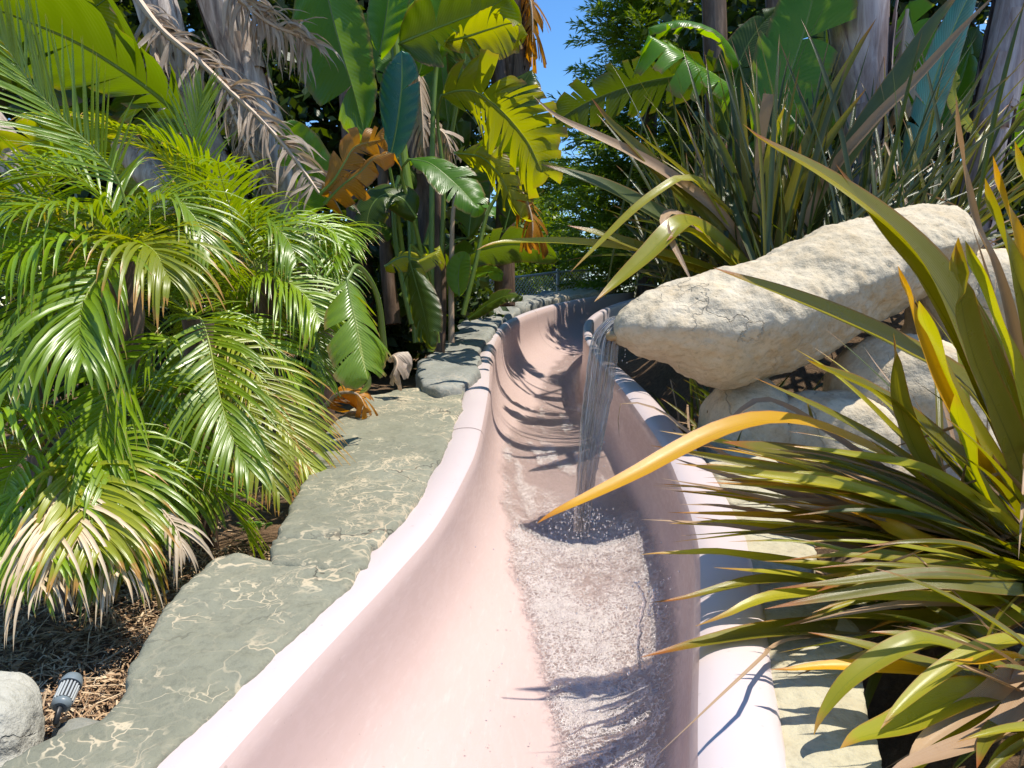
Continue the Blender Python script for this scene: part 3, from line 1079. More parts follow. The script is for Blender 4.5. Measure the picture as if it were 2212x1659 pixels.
# ------------------------------------------------------------------ plants: shared builders
def px(pts, d0, d1=None):
    """pixels with depths running from d0 to d1 (or with their own third value) -> world points"""
    n = len(pts)
    out = []
    for i, p in enumerate(pts):
        d = p[2] if len(p) > 2 else (d0 if d1 is None else d0 + (d1 - d0) * i / (n - 1))
        out.append(P(p[0], p[1], d))
    return np.array(out)


def pw(wpx, d):
    return wpx * d / FPX


# ---- New Zealand flax
def flax_part(root, C, width, mat, face, fold=.35, twist=None, label=None, n=26, prof=flax_prof):
    m = MB()
    Cc = cat(C, n)
    T_, S_, N_ = frame(Cc, face)
    vd = nrmz(Cc - CAM)
    k = np.clip(np.abs((N_ * vd).sum(1)).mean(), .5, 1)
    blade(m, Cc, width / k, face, fold, twist, prof)
    o = m.build('blade', M[mat], root, root.location)
    if label:
        o['label'] = label
    return o


def flax_random(root, base, count, L, mats, az_rng, el_rng, spread, width, droop=(.1, .9), seed=1, bend=0.15, ok=None, tr=(.25, .9)):
    r = np.random.default_rng(seed)
    made = 0
    for k in range(count * 6):
        if made >= count:
            break
        az = R(r.uniform(*az_rng))
        el = R(r.uniform(*el_rng))
        l = r.uniform(*L)
        b0 = np.asarray(base) + np.array([r.normal(0, spread), r.normal(0, spread), 0])
        mt = mats[int(r.integers(len(mats)))]
        dr = r.uniform(*droop) * (1.2 - el / R(90) * .6)
        C = arc(b0, az, el, l, dr, 22, r.normal(0, .25))
        if mt == 'flax_tan' and r.random() < .5:      # dead blades kink
            kx = int(r.integers(9, 18))
            dirn = nrmz(C[kx] - C[kx - 1])
            dn = nrmz(dirn + np.array([r.normal(0, .3), r.normal(0, .3), -1.1]))
            for i in range(kx + 1, 22):
                C[i] = C[i - 1] + dn * l / 21
        if ok is not None and not ok(C):
            continue
        out = np.array([math.sin(az), math.cos(az), 0])
        face = nrmz(np.array([0, 0, 1.0]) * math.cos(el) - out * math.sin(el) + np.array([r.normal(0, .35), r.normal(0, .35), r.normal(0, .2)]))
        tw = np.linspace(0, r.normal(0, .5), 22)
        w_ = width * r.uniform(.6, 1.15) * (.55 if mt == 'flax_tan' else 1)
        m = MB()
        blade(m, C, w_, face, r.uniform(.2, .6), tw)
        m.build('blade', M[mt], root, root.location)
        made += 1


def uv_of(p):
    """where a world point falls in the frame"""
    q = p - CAM
    d = q @ FWD
    return 1106 + (q @ RT) / d * FPX, 829.5 - (q @ UP) / d * FPX, d


# near right flax
base1 = P(2290, 1270, 2.30)
fx1 = thing('flax_plant', 'near flax with broad olive and orange blades arching over the right rim', 'plant', base1, 'flax plants')
B1 = (2290, 1240, 2.30)
hero = [
    # tip ... base pixels, tip depth, width px, material, tilt, fold
    ([(1605, 268), (1648, 305), (1792, 395), (1942, 515), (2040, 640), (2140, 850), (2240, 1120)], 2.25, 60, 'flax', .35, .45, 'long broad olive blade with a dry pointed tip'),
    ([(1804, 353), (1850, 420), (1920, 520), (2000, 620), (2100, 800), (2230, 1100)], 2.3, 46, 'flax', .3, .5, None),
    ([(1540, 578), (1582, 596), (1692, 640), (1808, 690), (1942, 755), (2092, 850), (2250, 1080)], 2.25, 58, 'flax', .4, .4, None),
    ([(1742, 776), (1775, 797), (1875, 842), (1942, 888), (2042, 970), (2142, 1050), (2280, 1190)], 2.0, 50, 'flax', .3, .4, None),
    ([(1160, 1131), (1200, 1108), (1290, 1066), (1380, 1022), (1470, 972), (1560, 930), (1650, 908), (1740, 916), (1830, 948), (1950, 1008), (2100, 1110), (2260, 1230)], 1.5, 42, 'flax_yellow', .35, .28, 'bright orange blade reaching across the water'),
    ([(1560, 955), (1608, 966), (1708, 988), (1808, 1015), (1942, 1060), (2075, 1120), (2280, 1240)], 2.1, 62, 'flax', .3, .3, None),
    ([(1480, 1005), (1560, 1010), (1660, 1028), (1790, 1058), (1942, 1105), (2100, 1180), (2280, 1270)], 2.2, 30, 'flax', .45, .3, None),
    ([(1384, 1198), (1410, 1196), (1475, 1196), (1542, 1195), (1608, 1204), (1708, 1220), (1850, 1250), (2050, 1300), (2270, 1330)], 2.0, 30, 'flax_lime', .5, .35, None),
    ([(1542, 1226), (1618, 1234), (1708, 1243), (1808, 1263), (1935, 1306), (1975, 1330), (2150, 1390), (2300, 1400)], 1.95, 32, 'flax_lime', .5, .3, None),
    ([(1405, 1302), (1475, 1293), (1575, 1268), (1640, 1256), (1740, 1256), (1880, 1290), (2080, 1340), (2300, 1360)], 1.95, 30, 'flax', .5, .3, None),
    ([(1502, 1353), (1568, 1330), (1642, 1298), (1742, 1284), (1842, 1284), (1980, 1310), (2150, 1360), (2300, 1390)], 1.85, 40, 'flax_lime', .45, .3, None),
    ([(1384, 1420), (1430, 1410), (1475, 1400), (1542, 1386), (1642, 1370), (1758, 1362), (1875, 1362), (2008, 1370), (2150, 1400), (2300, 1430)], 1.80, 50, 'flax', .5, .3, None),
    ([(1450, 1060), (1600, 1075), (1750, 1110), (1900, 1160), (2100, 1230), (2280, 1290)], 2.3, 22, 'flax', .3, .3, None),
    ([(1838, 1106), (1890, 1128), (1975, 1165), (2108, 1222), (2230, 1300)], 1.95, 34, 'flax_yellow', .3, .4, None),
    ([(1875, 1262), (1912, 1240), (1958, 1228), (2042, 1226), (2108, 1250), (2208, 1306), (2290, 1380)], 1.85, 16, 'flax_lime', .4, .3, None),
    ([(2065, 205), (2072, 300), (2085, 390), (2108, 490), (2148, 580), (2190, 720), (2240, 1000)], 1.8, 24, 'flax_tan', .2, .5, 'dry upright blade with a thread-like tip'),
    ([(2070, 513), (2070, 600), (2085, 700), (2110, 790), (2150, 880), (2200, 1000), (2260, 1180)], 1.65, 52, 'flax', .1, .4, 'broad olive upright blade with an orange tip'),
    ([(2145, 337), (2165, 430), (2205, 540), (2235, 680), (2260, 880), (2290, 1150)], 1.7, 38, 'flax_yellow', .1, .4, None),
    ([(2128, 385), (2148, 470), (2190, 580), (2230, 720), (2260, 900), (2280, 1150)], 1.66, 42, 'flax', .1, .4, None),
    ([(2192, 305), (2215, 400), (2250, 560), (2280, 800), (2300, 1100)], 1.75, 44, 'flax', .1, .4, None),
    ([(2085, 520), (2110, 600), (2150, 700), (2190, 810), (2240, 960), (2280, 1150)], 1.72, 40, 'flax_lime', .2, .5, None),
    ([(1940, 575), (1960, 640), (1990, 740), (2040, 860), (2120, 1000), (2260, 1180)], 1.9, 30, 'flax_yellow', .2, .5, None),
    ([(1985, 650), (2005, 720), (2050, 830), (2120, 960), (2250, 1150)], 1.85, 40, 'flax_lime', .25, .4, None),
    ([(1715, 752), (1790, 800), (1860, 860), (1960, 960), (2100, 1090), (2270, 1230)], 2.1, 18, 'flax_lime', .3, .4, None),
    ([(1628, 815), (1700, 850), (1800, 900), (1920, 970), (2060, 1070), (2270, 1220)], 2.15, 24, 'flax', .3, .4, None),
    ([(1930, 720), (1935, 800), (1950, 900), (2000, 1010), (2100, 1120), (2270, 1250)], 2.0, 36, 'flax', .2, .4, None),
    ([(2063, 850), (2075, 930), (2100, 1020), (2160, 1120), (2270, 1240)], 1.85, 40, 'flax_lime', .2, .4, None),
    # dry strands lying forward over the rim
    ([(1338, 945), (1341, 872), (1420, 884), (1475, 925), (1560, 980), (1700, 1040), (1900, 1120), (2250, 1270)], 2.3, 9, 'flax_tan', .3, .3, 'thin dry blade bent to a sharp hook'),
    ([(1475, 975), (1540, 945), (1630, 868), (1700, 880), (1780, 930), (1900, 1010), (2250, 1240)], 2.25, 16, 'flax_tan', .3, .3, None),
    ([(1385, 1122), (1475, 1128), (1600, 1140), (1750, 1165), (1900, 1200), (2250, 1300)], 2.1, 12, 'flax_tan', .4, .3, None),
    ([(1470, 1090), (1560, 1094), (1700, 1120), (1850, 1170), (2050, 1240), (2270, 1310)], 2.2, 16, 'flax_tan', .4, .3, None),
    ([(1440, 985), (1540, 1020), (1640, 1050), (1800, 1100), (2000, 1180), (2270, 1280)], 2.3, 22, 'flax_tan', .4, .3, None),
    ([(1416, 1045), (1500, 1052), (1600, 1070), (1750, 1105), (1950, 1180), (2270, 1290)], 2.35, 12, 'flax_yellow', .4, .3, None),
    ([(1410, 1640), (1475, 1580), (1560, 1500), (1655, 1412), (1660, 1404), (1720, 1380), (1900, 1370), (2250, 1380)], 1.38, 9, 'flax_tan', .4, .3, None),
    ([(2036, 1250), (2015, 1310), (1985, 1385), (1960, 1470)], 1.9, 14, 'flax_tan', .3, .3, None),
]
for hp, dt, wpx, mt, tilt, fold, lab in hero:
    n = len(hp)
    C = px([(x, y, dt + (2.30 - dt) * (i / (n - 1)) ** (.8 if y < 1150 and hp[0][1] < 1150 else 1.8)) for i, (x, y) in enumerate(hp)], 0)[::-1]
    flax_part(fx1, C, pw(wpx * .92, dt + .1), mt, view_face(C, min(.8, tilt + .3)), fold, np.linspace(0, random.uniform(-.15, .15), 30), lab, 30)


def right_side(C):
    X, Y, D = uv_of(C[-1])
    x2, y2, d2 = uv_of(C[len(C) // 2])
    return D > 1.0 and d2 > 1.1 and x2 > 1640 and X > 1560 and not (Y < 700 and X < 1900)


flax_random(fx1, base1, 58, (.5, 1.15), ['flax', 'flax', 'flax_lime', 'flax_tan', 'flax_tan', 'flax_dark'], (215, 330), (5, 62), .09, .044, (.1, .8), 3, ok=right_side)
fx7 = thing('flax_plant', 'dense shaded flax at the right edge, full of dead brown blades', 'plant', P(2200, 1230, 2.75), 'flax plants')
flax_random(fx7, P(2180, 1260, 2.8), 52, (.45, .95), ['flax_dark', 'flax_tan', 'flax', 'flax_tan', 'flax_dark'], (200, 340), (-2, 50), .14, .036, (.1, .8), 14, ok=right_side)
flax_random(fx7, P(2120, 1330, 2.5), 44, (.4, .8), ['flax_dark', 'flax_tan', 'flax_dark', 'flax'], (200, 340), (-2, 45), .14, .034, (.1, .7), 15, ok=right_side)
flax_random(fx1, base1 + [.05, .25, 0], 22, (.7, 1.2), ['flax', 'flax_tan', 'flax_lime', 'flax_dark'], (-130, 40), (40, 85), .12, .038, (.1, .5), 4, ok=lambda C: uv_of(C[-1])[0] > 1950)

# dense lying strands over the rim and coping
base9 = P(2300, 1300, 2.2)
fx9 = thing('flax_plant', 'flax with many long thin green and dried strands lying over the right rim', 'plant', base9, 'flax plants')
r_ = np.random.default_rng(29)
for k in range(92):
    low = k % 5 > 2
    if not low:
        tx, ty, d0 = r_.uniform(1400, 1760), r_.uniform(930, 1175), r_.uniform(1.95, 2.3)
        wd_px = r_.uniform(6, 22)
    else:
        tx, ty, d0 = r_.uniform(1640, 1960), r_.uniform(1170, 1470), r_.uniform(1.7, 2.0)
        wd_px = r_.uniform(10, 26)
    bx, by = 2290 + r_.normal(0, 20), 1270 + r_.normal(0, 30)
    mx = tx + (bx - tx) * .5
    my = ty + (by - ty) * .38 - r_.uniform(-15, 55)
    q1 = (tx + (mx - tx) * .45, ty + (my - ty) * .42 - r_.uniform(0, 18))
    q3 = (mx + (bx - mx) * .5, my + (by - my) * .42)
    mt = (['flax', 'flax_dark', 'flax_tan', 'flax_yellow', 'flax_lime', 'flax_tan', 'flax', 'flax_lime', 'flax_tan'] if not low else ['flax', 'flax_lime', 'flax_lime', 'flax', 'flax_yellow', 'flax_lime', 'flax_tan', 'flax', 'flax_lime'])[int(r_.integers(9))]
    if mt == 'flax_tan':
        wd_px *= .55
    C = px([(tx, ty, d0), (*q1, d0 + .02), (mx, my, d0 + .06), (*q3, d0 + .12), (bx, by, 2.28)], 0)[::-1]
    flax_part(fx9, C, pw(wd_px, d0), mt, view_face(C, r_.uniform(.4, .85)), r_.uniform(.15, .5), np.linspace(0, r_.normal(0, .3), 22), None, 22)

# lower right flax
base2 = P(2330, 1600, 1.62)
fx2 = thing('flax_plant', 'bottom right corner flax with drooping yellow olive blades', 'plant', base2, 'flax plants')
hero2 = [
    ([(1758, 1588), (1775, 1546), (1825, 1480), (1892, 1430), (1958, 1395), (2008, 1384), (2080, 1410), (2200, 1500)], 1.5, 34, 'flax_lime', .45, .3),
    ([(1902, 1575), (1942, 1530), (2008, 1473), (2075, 1428), (2142, 1396), (2212, 1384), (2300, 1420)], 1.4, 28, 'flax_lime', .5, .3),
    ([(1815, 1617), (1858, 1593), (1942, 1570), (2025, 1528), (2108, 1500), (2200, 1510), (2300, 1560)], 1.35, 52, 'flax_lime', .45, .35),
    ([(1960, 1655), (1990, 1610), (2060, 1555), (2130, 1510), (2212, 1450), (2330, 1460)], 1.35, 32, 'flax_tan', .4, .3),
    ([(1900, 1690), (1960, 1652), (2050, 1622), (2125, 1594), (2180, 1550), (2205, 1500), (2225, 1450), (2320, 1480)], 1.25, 30, 'flax_tan', .4, .3),
    ([(1664, 1446), (1708, 1446), (1790, 1440), (1880, 1444), (1980, 1450), (2120, 1480), (2300, 1540)], 1.62, 26, 'flax_yellow', .5, .3),
    ([(1745, 1366), (1800, 1378), (1880, 1400), (1980, 1430), (2120, 1470), (2300, 1540)], 1.65, 24, 'flax', .5, .3),
    ([(1960, 1690), (2000, 1640), (2070, 1580), (2150, 1530), (2300, 1520)], 1.3, 22, 'flax_lime', .5, .3),
    ([(2065, 1438), (2100, 1450), (2160, 1475), (2230, 1510), (2320, 1560)], 1.4, 30, 'flax_tan', .5, .3),
    ([(1880, 1365), (1960, 1375), (2060, 1400), (2180, 1450), (2310, 1530)], 1.6, 26, 'flax', .5, .3),
    ([(2110, 1660), (2130, 1600), (2170, 1560), (2230, 1540), (2320, 1560)], 1.3, 26, 'flax', .5, .3),
    ([(2040, 1425), (2100, 1432), (2160, 1420), (2215, 1425), (2300, 1480)], 1.45, 18, 'flax_yellow', .5, .3),
]
for hp, dt, wpx, mt, tilt, fold in hero2:
    n = len(hp)
    C = px([(x, y, dt + (1.62 - dt) * (i / (n - 1))) for i, (x, y) in enumerate(hp)], 0)[::-1]
    flax_part(fx2, C, pw(wpx * .95, dt + .05), mt, view_face(C, min(.8, tilt + .3)), fold, None, None, 30)
flax_random(fx2, base2, 40, (.35, .75), ['flax', 'flax_lime', 'flax_tan', 'flax_dark', 'flax_tan'], (200, 330), (5, 55), .06, .030, (.3, 1.2), 6,
            ok=lambda C: uv_of(C[-1])[0] > 1880 and uv_of(C[11])[2] > 1.0 and uv_of(C[-1])[2] > .9)

# big dark flax behind the spouting boulder
base3 = P(1660, 640, 5.3)
fx3 = thing('flax_plant', 'large dark green flax fanning up behind the spouting boulder', 'plant', base3, 'flax plants')
hero3 = [
    ([(1150, 205), (1204, 253), (1304, 302), (1370, 335), (1454, 385), (1560, 470), (1650, 600)], 4.9, 24, 'flax_tan', .3, .4, 'pinkish dying blade reaching to the left'),
    ([(1277, 211), (1320, 267), (1380, 325), (1437, 385), (1530, 470), (1640, 600)], 5.0, 30, 'flax', .3, .4, None),
    ([(1168, 355), (1237, 379), (1310, 408), (1370, 440), (1470, 500), (1640, 620)], 5.0, 34, 'flax_dark', .4, .4, None),
    ([(1030, 540), (1060, 528), (1104, 523), (1237, 525), (1400, 545), (1530, 580), (1650, 640)], 4.9, 22, 'flax_lime', .5, .3, None),
    ([(1226, 487), (1300, 508), (1370, 533), (1470, 568), (1640, 640)], 5.0, 24, 'flax', .4, .3, None),
    ([(1232, 588), (1290, 530), (1370, 452), (1440, 400), (1475, 386), (1530, 410), (1640, 600)], 4.7, 17, 'flax_lime', .3, .2, None),
    ([(1284, 652), (1330, 612), (1397, 553), (1450, 500), (1482, 482), (1520, 500), (1600, 570), (1660, 640)], 4.6, 34, 'flax_lime', .35, .35, 'bright lime blade bent down over the slide'),
    ([(1618, 560), (1630, 470), (1638, 380), (1645, 290), (1662, 203)], 5.0, 26, 'flax_tan', .1, .2, 'flat beige dead blade standing upright'),
    ([(1555, 110), (1575, 170), (1590, 260), (1605, 380), (1640, 600)], 5.2, 20, 'flax_dark', .1, .4, None),
    ([(1600, 165), (1605, 230), (1608, 320), (1620, 440), (1650, 620)], 5.1, 22, 'flax', .1, .4, None),
    ([(1697, 225), (1680, 270), (1665, 330), (1655, 450), (1660, 620)], 5.0, 30, 'flax_lime', .1, .4, None),
    ([(1893, 40), (1850, 110), (1800, 200), (1750, 300), (1700, 440), (1670, 620)], 5.0, 30, 'flax', .2, .4, None),
    ([(1872, 190), (1820, 260), (1760, 350), (1710, 450), (1680, 620)], 4.9, 26, 'flax', .2, .4, None),
    ([(2170, -30), (2080, 60), (1980, 170), (1880, 270), (1780, 400), (1690, 620)], 4.7, 26, 'flax_tan', .25, .4, 'long brown-edged blade leaning to the right'),
    ([(2090, -40), (2010, 60), (1940, 170), (1860, 290), (1780, 420), (1700, 620)], 5.1, 46, 'flax_dark', .25, .4, None),
    ([(1440, 520), (1480, 500), (1530, 530), (1600, 590), (1660, 640)], 4.8, 24, 'flax', .4, .4, None),
    ([(1500, 620), (1470, 560), (1440, 500), (1436, 470), (1460, 462), (1530, 510), (1650, 630)], 4.7, 16, 'flax_tan', .3, .3, None),
    ([(1730, 310), (1720, 380), (1700, 460), (1680, 560), (1668, 640)], 5.0, 30, 'flax', .1, .4, None),
    ([(1530, 262), (1560, 320), (1590, 400), (1620, 500), (1655, 630)], 5.1, 26, 'flax_dark', .1, .4, None),
]
for hp, dt, wpx, mt, tilt, fold, lab in hero3:
    if hp[0][1] > 600 or hp[0][0] == 1618:
        pass
    n = len(hp)
    pts = hp if hp[0] != (1618, 560) else hp[::-1]
    C = px([(x, y, dt + (5.3 - dt) * (i / (n - 1))) for i, (x, y) in enumerate(pts)], 0)[::-1]
    pf = (lambda t: .35 + .65 * t) if hp[0] == (1618, 560) else flax_prof
    flax_part(fx3, C, pw(wpx, dt), mt, view_face(C, tilt + .15), fold, None, lab, 30, pf)


def left_gap(C):
    """keep the view of the far slide and fence open"""
    for p in C[::3]:
        X, Y, D = uv_of(p)
        if X < 1290 and Y > 300 or X < 1230:
            return False
    return True


fx8 = thing('flax_plant', 'dense fine-bladed dark flax right behind the middle of the spouting boulder', 'plant', base3 + [.15, .35, 0], 'flax plants')
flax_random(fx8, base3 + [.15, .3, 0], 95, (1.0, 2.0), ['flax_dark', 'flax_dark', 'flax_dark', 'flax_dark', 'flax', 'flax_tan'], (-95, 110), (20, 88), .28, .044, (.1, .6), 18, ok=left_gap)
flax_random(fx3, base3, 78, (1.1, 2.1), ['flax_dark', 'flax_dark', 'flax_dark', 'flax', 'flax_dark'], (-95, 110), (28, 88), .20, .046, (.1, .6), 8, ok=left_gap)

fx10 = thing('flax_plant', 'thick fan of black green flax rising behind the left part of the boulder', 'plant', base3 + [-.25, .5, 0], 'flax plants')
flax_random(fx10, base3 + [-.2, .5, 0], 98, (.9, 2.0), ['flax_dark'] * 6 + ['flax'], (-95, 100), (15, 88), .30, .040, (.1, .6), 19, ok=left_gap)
fx11 = thing('flax_plant', 'dark flax at the upper right, its blades crossing the lilac grey trunk', 'plant', P(1840, 640, 5.2), 'flax plants')
flax_random(fx11, P(1840, 640, 5.2), 98, (1.0, 2.1), ['flax_dark'] * 5 + ['flax', 'flax_tan'], (-60, 120), (20, 86), .30, .042, (.1, .6), 20)
base4 = P(1960, 620, 5.6)
fx4 = thing('flax_plant', 'dark flax with long blades slanting right, behind the broad end of the boulder', 'plant', base4, 'flax plants')
flax_random(fx4, base4, 85, (1.2, 2.3), ['flax_dark', 'flax_dark', 'flax', 'flax_dark', 'flax', 'flax_tan'], (-20, 130), (15, 80), .22, .044, (.1, .7), 9)
base5 = P(1500, 640, 6.4)
fx5 = thing('flax_plant', 'shaded flax at the back, nearest to the far top of the slide', 'plant', base5, 'flax plants')
flax_random(fx5, base5, 60, (.8, 1.7), ['flax_dark', 'flax_dark', 'flax', 'flax_dark'], (-70, 100), (10, 80), .16, .055, (.1, .7), 10, ok=left_gap)
# low flax hugging the far right of the rim, in shade
base6 = np.array([1.25, 4.75, float(ground_z(1.25, 4.75))])
fx6 = thing('flax_plant', 'low shaded flax tucked between the right rim and the boulder tip', 'plant', base6, 'flax plants')
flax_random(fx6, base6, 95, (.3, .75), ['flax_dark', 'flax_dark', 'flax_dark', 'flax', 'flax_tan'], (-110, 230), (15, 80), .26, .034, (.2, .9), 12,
            ok=lambda C: all(uv_of(q)[0] > 1345 + max(0, (uv_of(q)[1] - 780) * .62) for q in C[::3]))


base12 = np.array([1.22, 4.05, float(ground_z(1.22, 4.05))])
fx12 = thing('flax_plant', 'dark low flax filling the shade under the boulder tip', 'plant', base12, 'flax plants')
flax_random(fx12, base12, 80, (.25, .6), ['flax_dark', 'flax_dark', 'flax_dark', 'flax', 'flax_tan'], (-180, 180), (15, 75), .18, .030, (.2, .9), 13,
            ok=lambda C: all(uv_of(q)[0] > 1350 + max(0, (uv_of(q)[1] - 780) * .62) for q in C[::3]))
# ---- palms
def frond(root, C, ll, lw, mat, face, pairs=42, fwd=(62, 25), droop=.5, start=.10, seed=0, label=None, vee=.35, tipfrac=.35, rr=.006):
    """feather frond along C: paired narrow leaflets; the rib is a sub-part"""
    r = np.random.default_rng(seed)
    C = cat(C, 60)
    T, S, N = frame(C, face)
    m = MB()
    ts = np.linspace(start, .995, pairs)
    lw = lw * .92
    pairs = int(pairs * .84)
    k = 7
    tq = np.linspace(0, 1, k)
    pw_ = np.array([.55, .95, 1.0, .9, .72, .42, .03])
    for t in ts:
        i = t * 59
        i0 = int(i)
        f = i - i0
        i1 = min(i0 + 1, 59)
        p = C[i0] * (1 - f) + C[i1] * f
        T_, S_, N_ = T[i0], S[i0], N[i0]
        q = (t - start) / (1 - start)
        shape = min(1, .45 + q * 2.2) * (1 - (max(0, q - .45) / .55) ** 1.6 * (1 - tipfrac))
        ang = R(fwd[0] + (fwd[1] - fwd[0]) * q)
        for sg in (-1, 1):
            a = ang + r.normal(0, .07)
            if r.random() < .07:
                continue
            L = ll * shape * r.uniform(.78, 1.14)
            up = vee + r.normal(0, .12)
            d0 = nrmz(T_ * math.cos(a) + (S_ * sg * math.cos(up) + N_ * math.sin(up)) * math.sin(a))
            g = droop * r.uniform(.7, 1.35)
            pts = [p]
            d = d0.copy()
            for j in range(1, k):
                d = nrmz(d + np.array([0, 0, -1.0]) * g * (1.6 * j / k) * .34)
                pts.append(pts[-1] + d * L / (k - 1))
            pts = np.array(pts)
            Tl = nrmz(np.gradient(pts, axis=0))
            Sl = nrmz(np.cross(Tl, N_ + T_ * .35))
            Nl = np.cross(Sl, Tl)
            wq = lw * pw_ * r.uniform(.85, 1.1) / 2
            V = np.stack([pts - Sl * wq[:, None] + Nl * (wq * .45)[:, None], pts, pts + Sl * wq[:, None] + Nl * (wq * .45)[:, None]], 1)
            UV = np.stack([np.broadcast_to([0, .5, 1.0], (k, 3)), np.broadcast_to(tq[:, None], (k, 3))], -1)
            m.grid(V, UV)
    o = m.build('frond', M[mat], root, root.location)
    if label:
        o['label'] = label
    m = MB()
    tube(m, C, np.linspace(rr, rr * .25, 60), 6)
    rb = m.build('rachis', M['rachis' if mat != 'palm_dead' else 'palm_dead'], o)
    rb.data.transform(__import__('mathutils').Matrix.Translation(-Vector(root.location)))
    return o


def palm(crown, label, heroes, nrand, seed, Lr=(.9, 1.3), ll=.36, lw=.017, trunk_to=None, az=(0, 360), el=(10, 75), ok=None, mats=('palm', 'palm', 'palm', 'palm_yellow')):
    crown = np.asarray(crown)
    gz = float(ground_z(crown[0], crown[1]))
    root = thing('pygmy_palm', label, 'palm', (crown[0], crown[1], gz), 'feathery palms left of the slide')
    m = MB()
    zz = np.linspace(gz - .1, crown[2], 14)
    C = np.stack([np.full(14, crown[0]), np.full(14, crown[1]), zz], 1)
    C[:, 0] += np.sin(np.linspace(0, 2, 14)) * .03
    tube(m, C, .06 + .012 * (np.arange(14) % 2), 12)
    m.build('trunk', M['trunk_brown'], root, root.location)
    for h in heroes:
        pts, d0, d1, kw = h
        C = px(pts, d0, d1)
        frond(root, C, face=kw.pop('face', None) if 'face' in kw else nrmz(np.array([0, -.25, 1.0])), seed=int(abs(pts[0][0] * 7 + pts[0][1])), **kw)
    r = np.random.default_rng(seed)
    done = 0
    for k in range(nrand * 8):
        if done >= nrand:
            break
        a = R(r.uniform(*az))
        e = R(r.uniform(*el))
        L = r.uniform(*Lr)
        C = arc(crown + r.normal(0, .03, 3), a, e, L, r.uniform(.9, 1.9), 20, r.normal(0, .3))
        if ok is not None and not ok(C):
            continue
        out = np.array([math.sin(a), math.cos(a), 0])
        frond(root, C, ll * r.uniform(.8, 1.1), lw * r.uniform(.85, 1.15), mats[int(r.integers(len(mats)))], nrmz(np.array([0, 0, 1.0]) - out * .2), int(r.integers(34, 46)), seed=seed * 100 + k,
              droop=r.uniform(.3, .8))
        done += 1
    return root


def keep_left(C):
    for p in C[::3]:
        X, Y, D = uv_of(p)
        if D < 2.5 or (X > 640 and Y > 880) or X > 640 or (Y > 1180):
            return False
        if p[2] < ground_z(p[0], p[1]) + .03:
            return False
    return True


G = dict
palm(P(250, 560, 3.0), 'feathery palm at the left edge with long pale hanging leaflets', [
    ([(250, 590), (235, 545), (170, 520), (90, 528), (10, 560), (-60, 620)], 2.9, 2.5, G(ll=.40, lw=.024, mat='palm', droop=1.2, pairs=34, fwd=(70, 55), start=.12)),
    ([(262, 575), (240, 575), (205, 610), (180, 655), (173, 710), (178, 770)], 2.8, 2.35, G(ll=.42, lw=.022, mat='palm', droop=.9, pairs=34, fwd=(60, 20), start=.05)),
    ([(270, 590), (280, 540), (300, 525), (335, 545), (365, 600)], 2.9, 2.7, G(ll=.40, lw=.02, mat='palm_yellow', droop=.9, pairs=28, fwd=(60, 25), start=.1)),
    ([(277, 470), (255, 390), (200, 320), (133, 255), (60, 170), (0, 80)], 3.0, 2.7, G(ll=.42, lw=.012, mat='palm', droop=.15, pairs=40, fwd=(50, 22), start=.18, face=nrmz(np.array([.3, -.9, .5])))),
    ([(270, 560), (215, 480), (150, 450), (70, 450), (-20, 490)], 3.0, 2.6, G(ll=.38, lw=.018, mat='palm', droop=.8, pairs=36, fwd=(60, 35), start=.12)),
    ([(260, 600), (170, 600), (100, 640), (50, 720), (20, 830)], 2.9, 2.4, G(ll=.40, lw=.022, mat='palm', droop=.9, pairs=34, fwd=(60, 25), start=.1)),
    ([(280, 520), (320, 450), (370, 430), (420, 470), (450, 540)], 3.1, 3.0, G(ll=.36, lw=.016, mat='palm', droop=.7, pairs=36, fwd=(60, 30), start=.1)),
    ([(270, 560), (250, 470), (190, 400), (110, 380), (20, 400)], 3.1, 2.9, G(ll=.40, lw=.016, mat='palm', droop=.5, pairs=38, fwd=(55, 30), start=.1)),
], 5, 21, Lr=(.8, 1.15), ok=keep_left, lw=.018, el=(5, 60))
palm(P(415, 690, 3.35), 'middle feathery palm whose green fronds hang over the gap beside the slabs', [
    ([(405, 690), (432, 688), (450, 735), (463, 800), (478, 870), (500, 940), (535, 1010)], 3.2, 2.75, G(ll=.40, lw=.017, mat='palm', droop=.55, pairs=44, fwd=(68, 22), start=.04)),
    ([(390, 720), (330, 760), (311, 800), (311, 880), (318, 953), (332, 1053), (352, 1116)], 3.1, 2.85, G(ll=.44, lw=.017, mat='palm', droop=.3, pairs=50, fwd=(62, 20), start=.12, label='long frond hanging straight down in the middle')),
    ([(450, 710), (500, 740), (550, 800), (583, 860), (617, 920), (645, 975), (682, 1022)], 3.4, 3.3, G(ll=.40, lw=.017, mat='palm_yellow', droop=.5, pairs=46, fwd=(66, 22), start=.1)),
    ([(400, 720), (350, 740), (280, 790), (240, 850), (215, 940), (210, 1030)], 3.0, 2.5, G(ll=.38, lw=.018, mat='palm', droop=.6, pairs=44, fwd=(62, 25), start=.1)),
    ([(430, 720), (470, 800), (520, 880), (560, 960), (600, 1060)], 3.3, 3.1, G(ll=.34, lw=.015, mat='palm_yellow', droop=.6, pairs=44, fwd=(66, 22), start=.1)),
    ([(420, 700), (480, 690), (560, 720), (620, 790), (660, 870)], 3.6, 3.7, G(ll=.36, lw=.015, mat='palm', droop=.6, pairs=44, fwd=(66, 30), start=.1)),
    ([(400, 730), (390, 800), (400, 900), (420, 1000), (430, 1090)], 3.2, 3.0, G(ll=.38, lw=.016, mat='palm', droop=.5, pairs=44, fwd=(62, 22), start=.1)),
], 5, 22, Lr=(.7, 1.05), ok=keep_left, lw=.016, el=(-10, 55), az=(-80, 100))
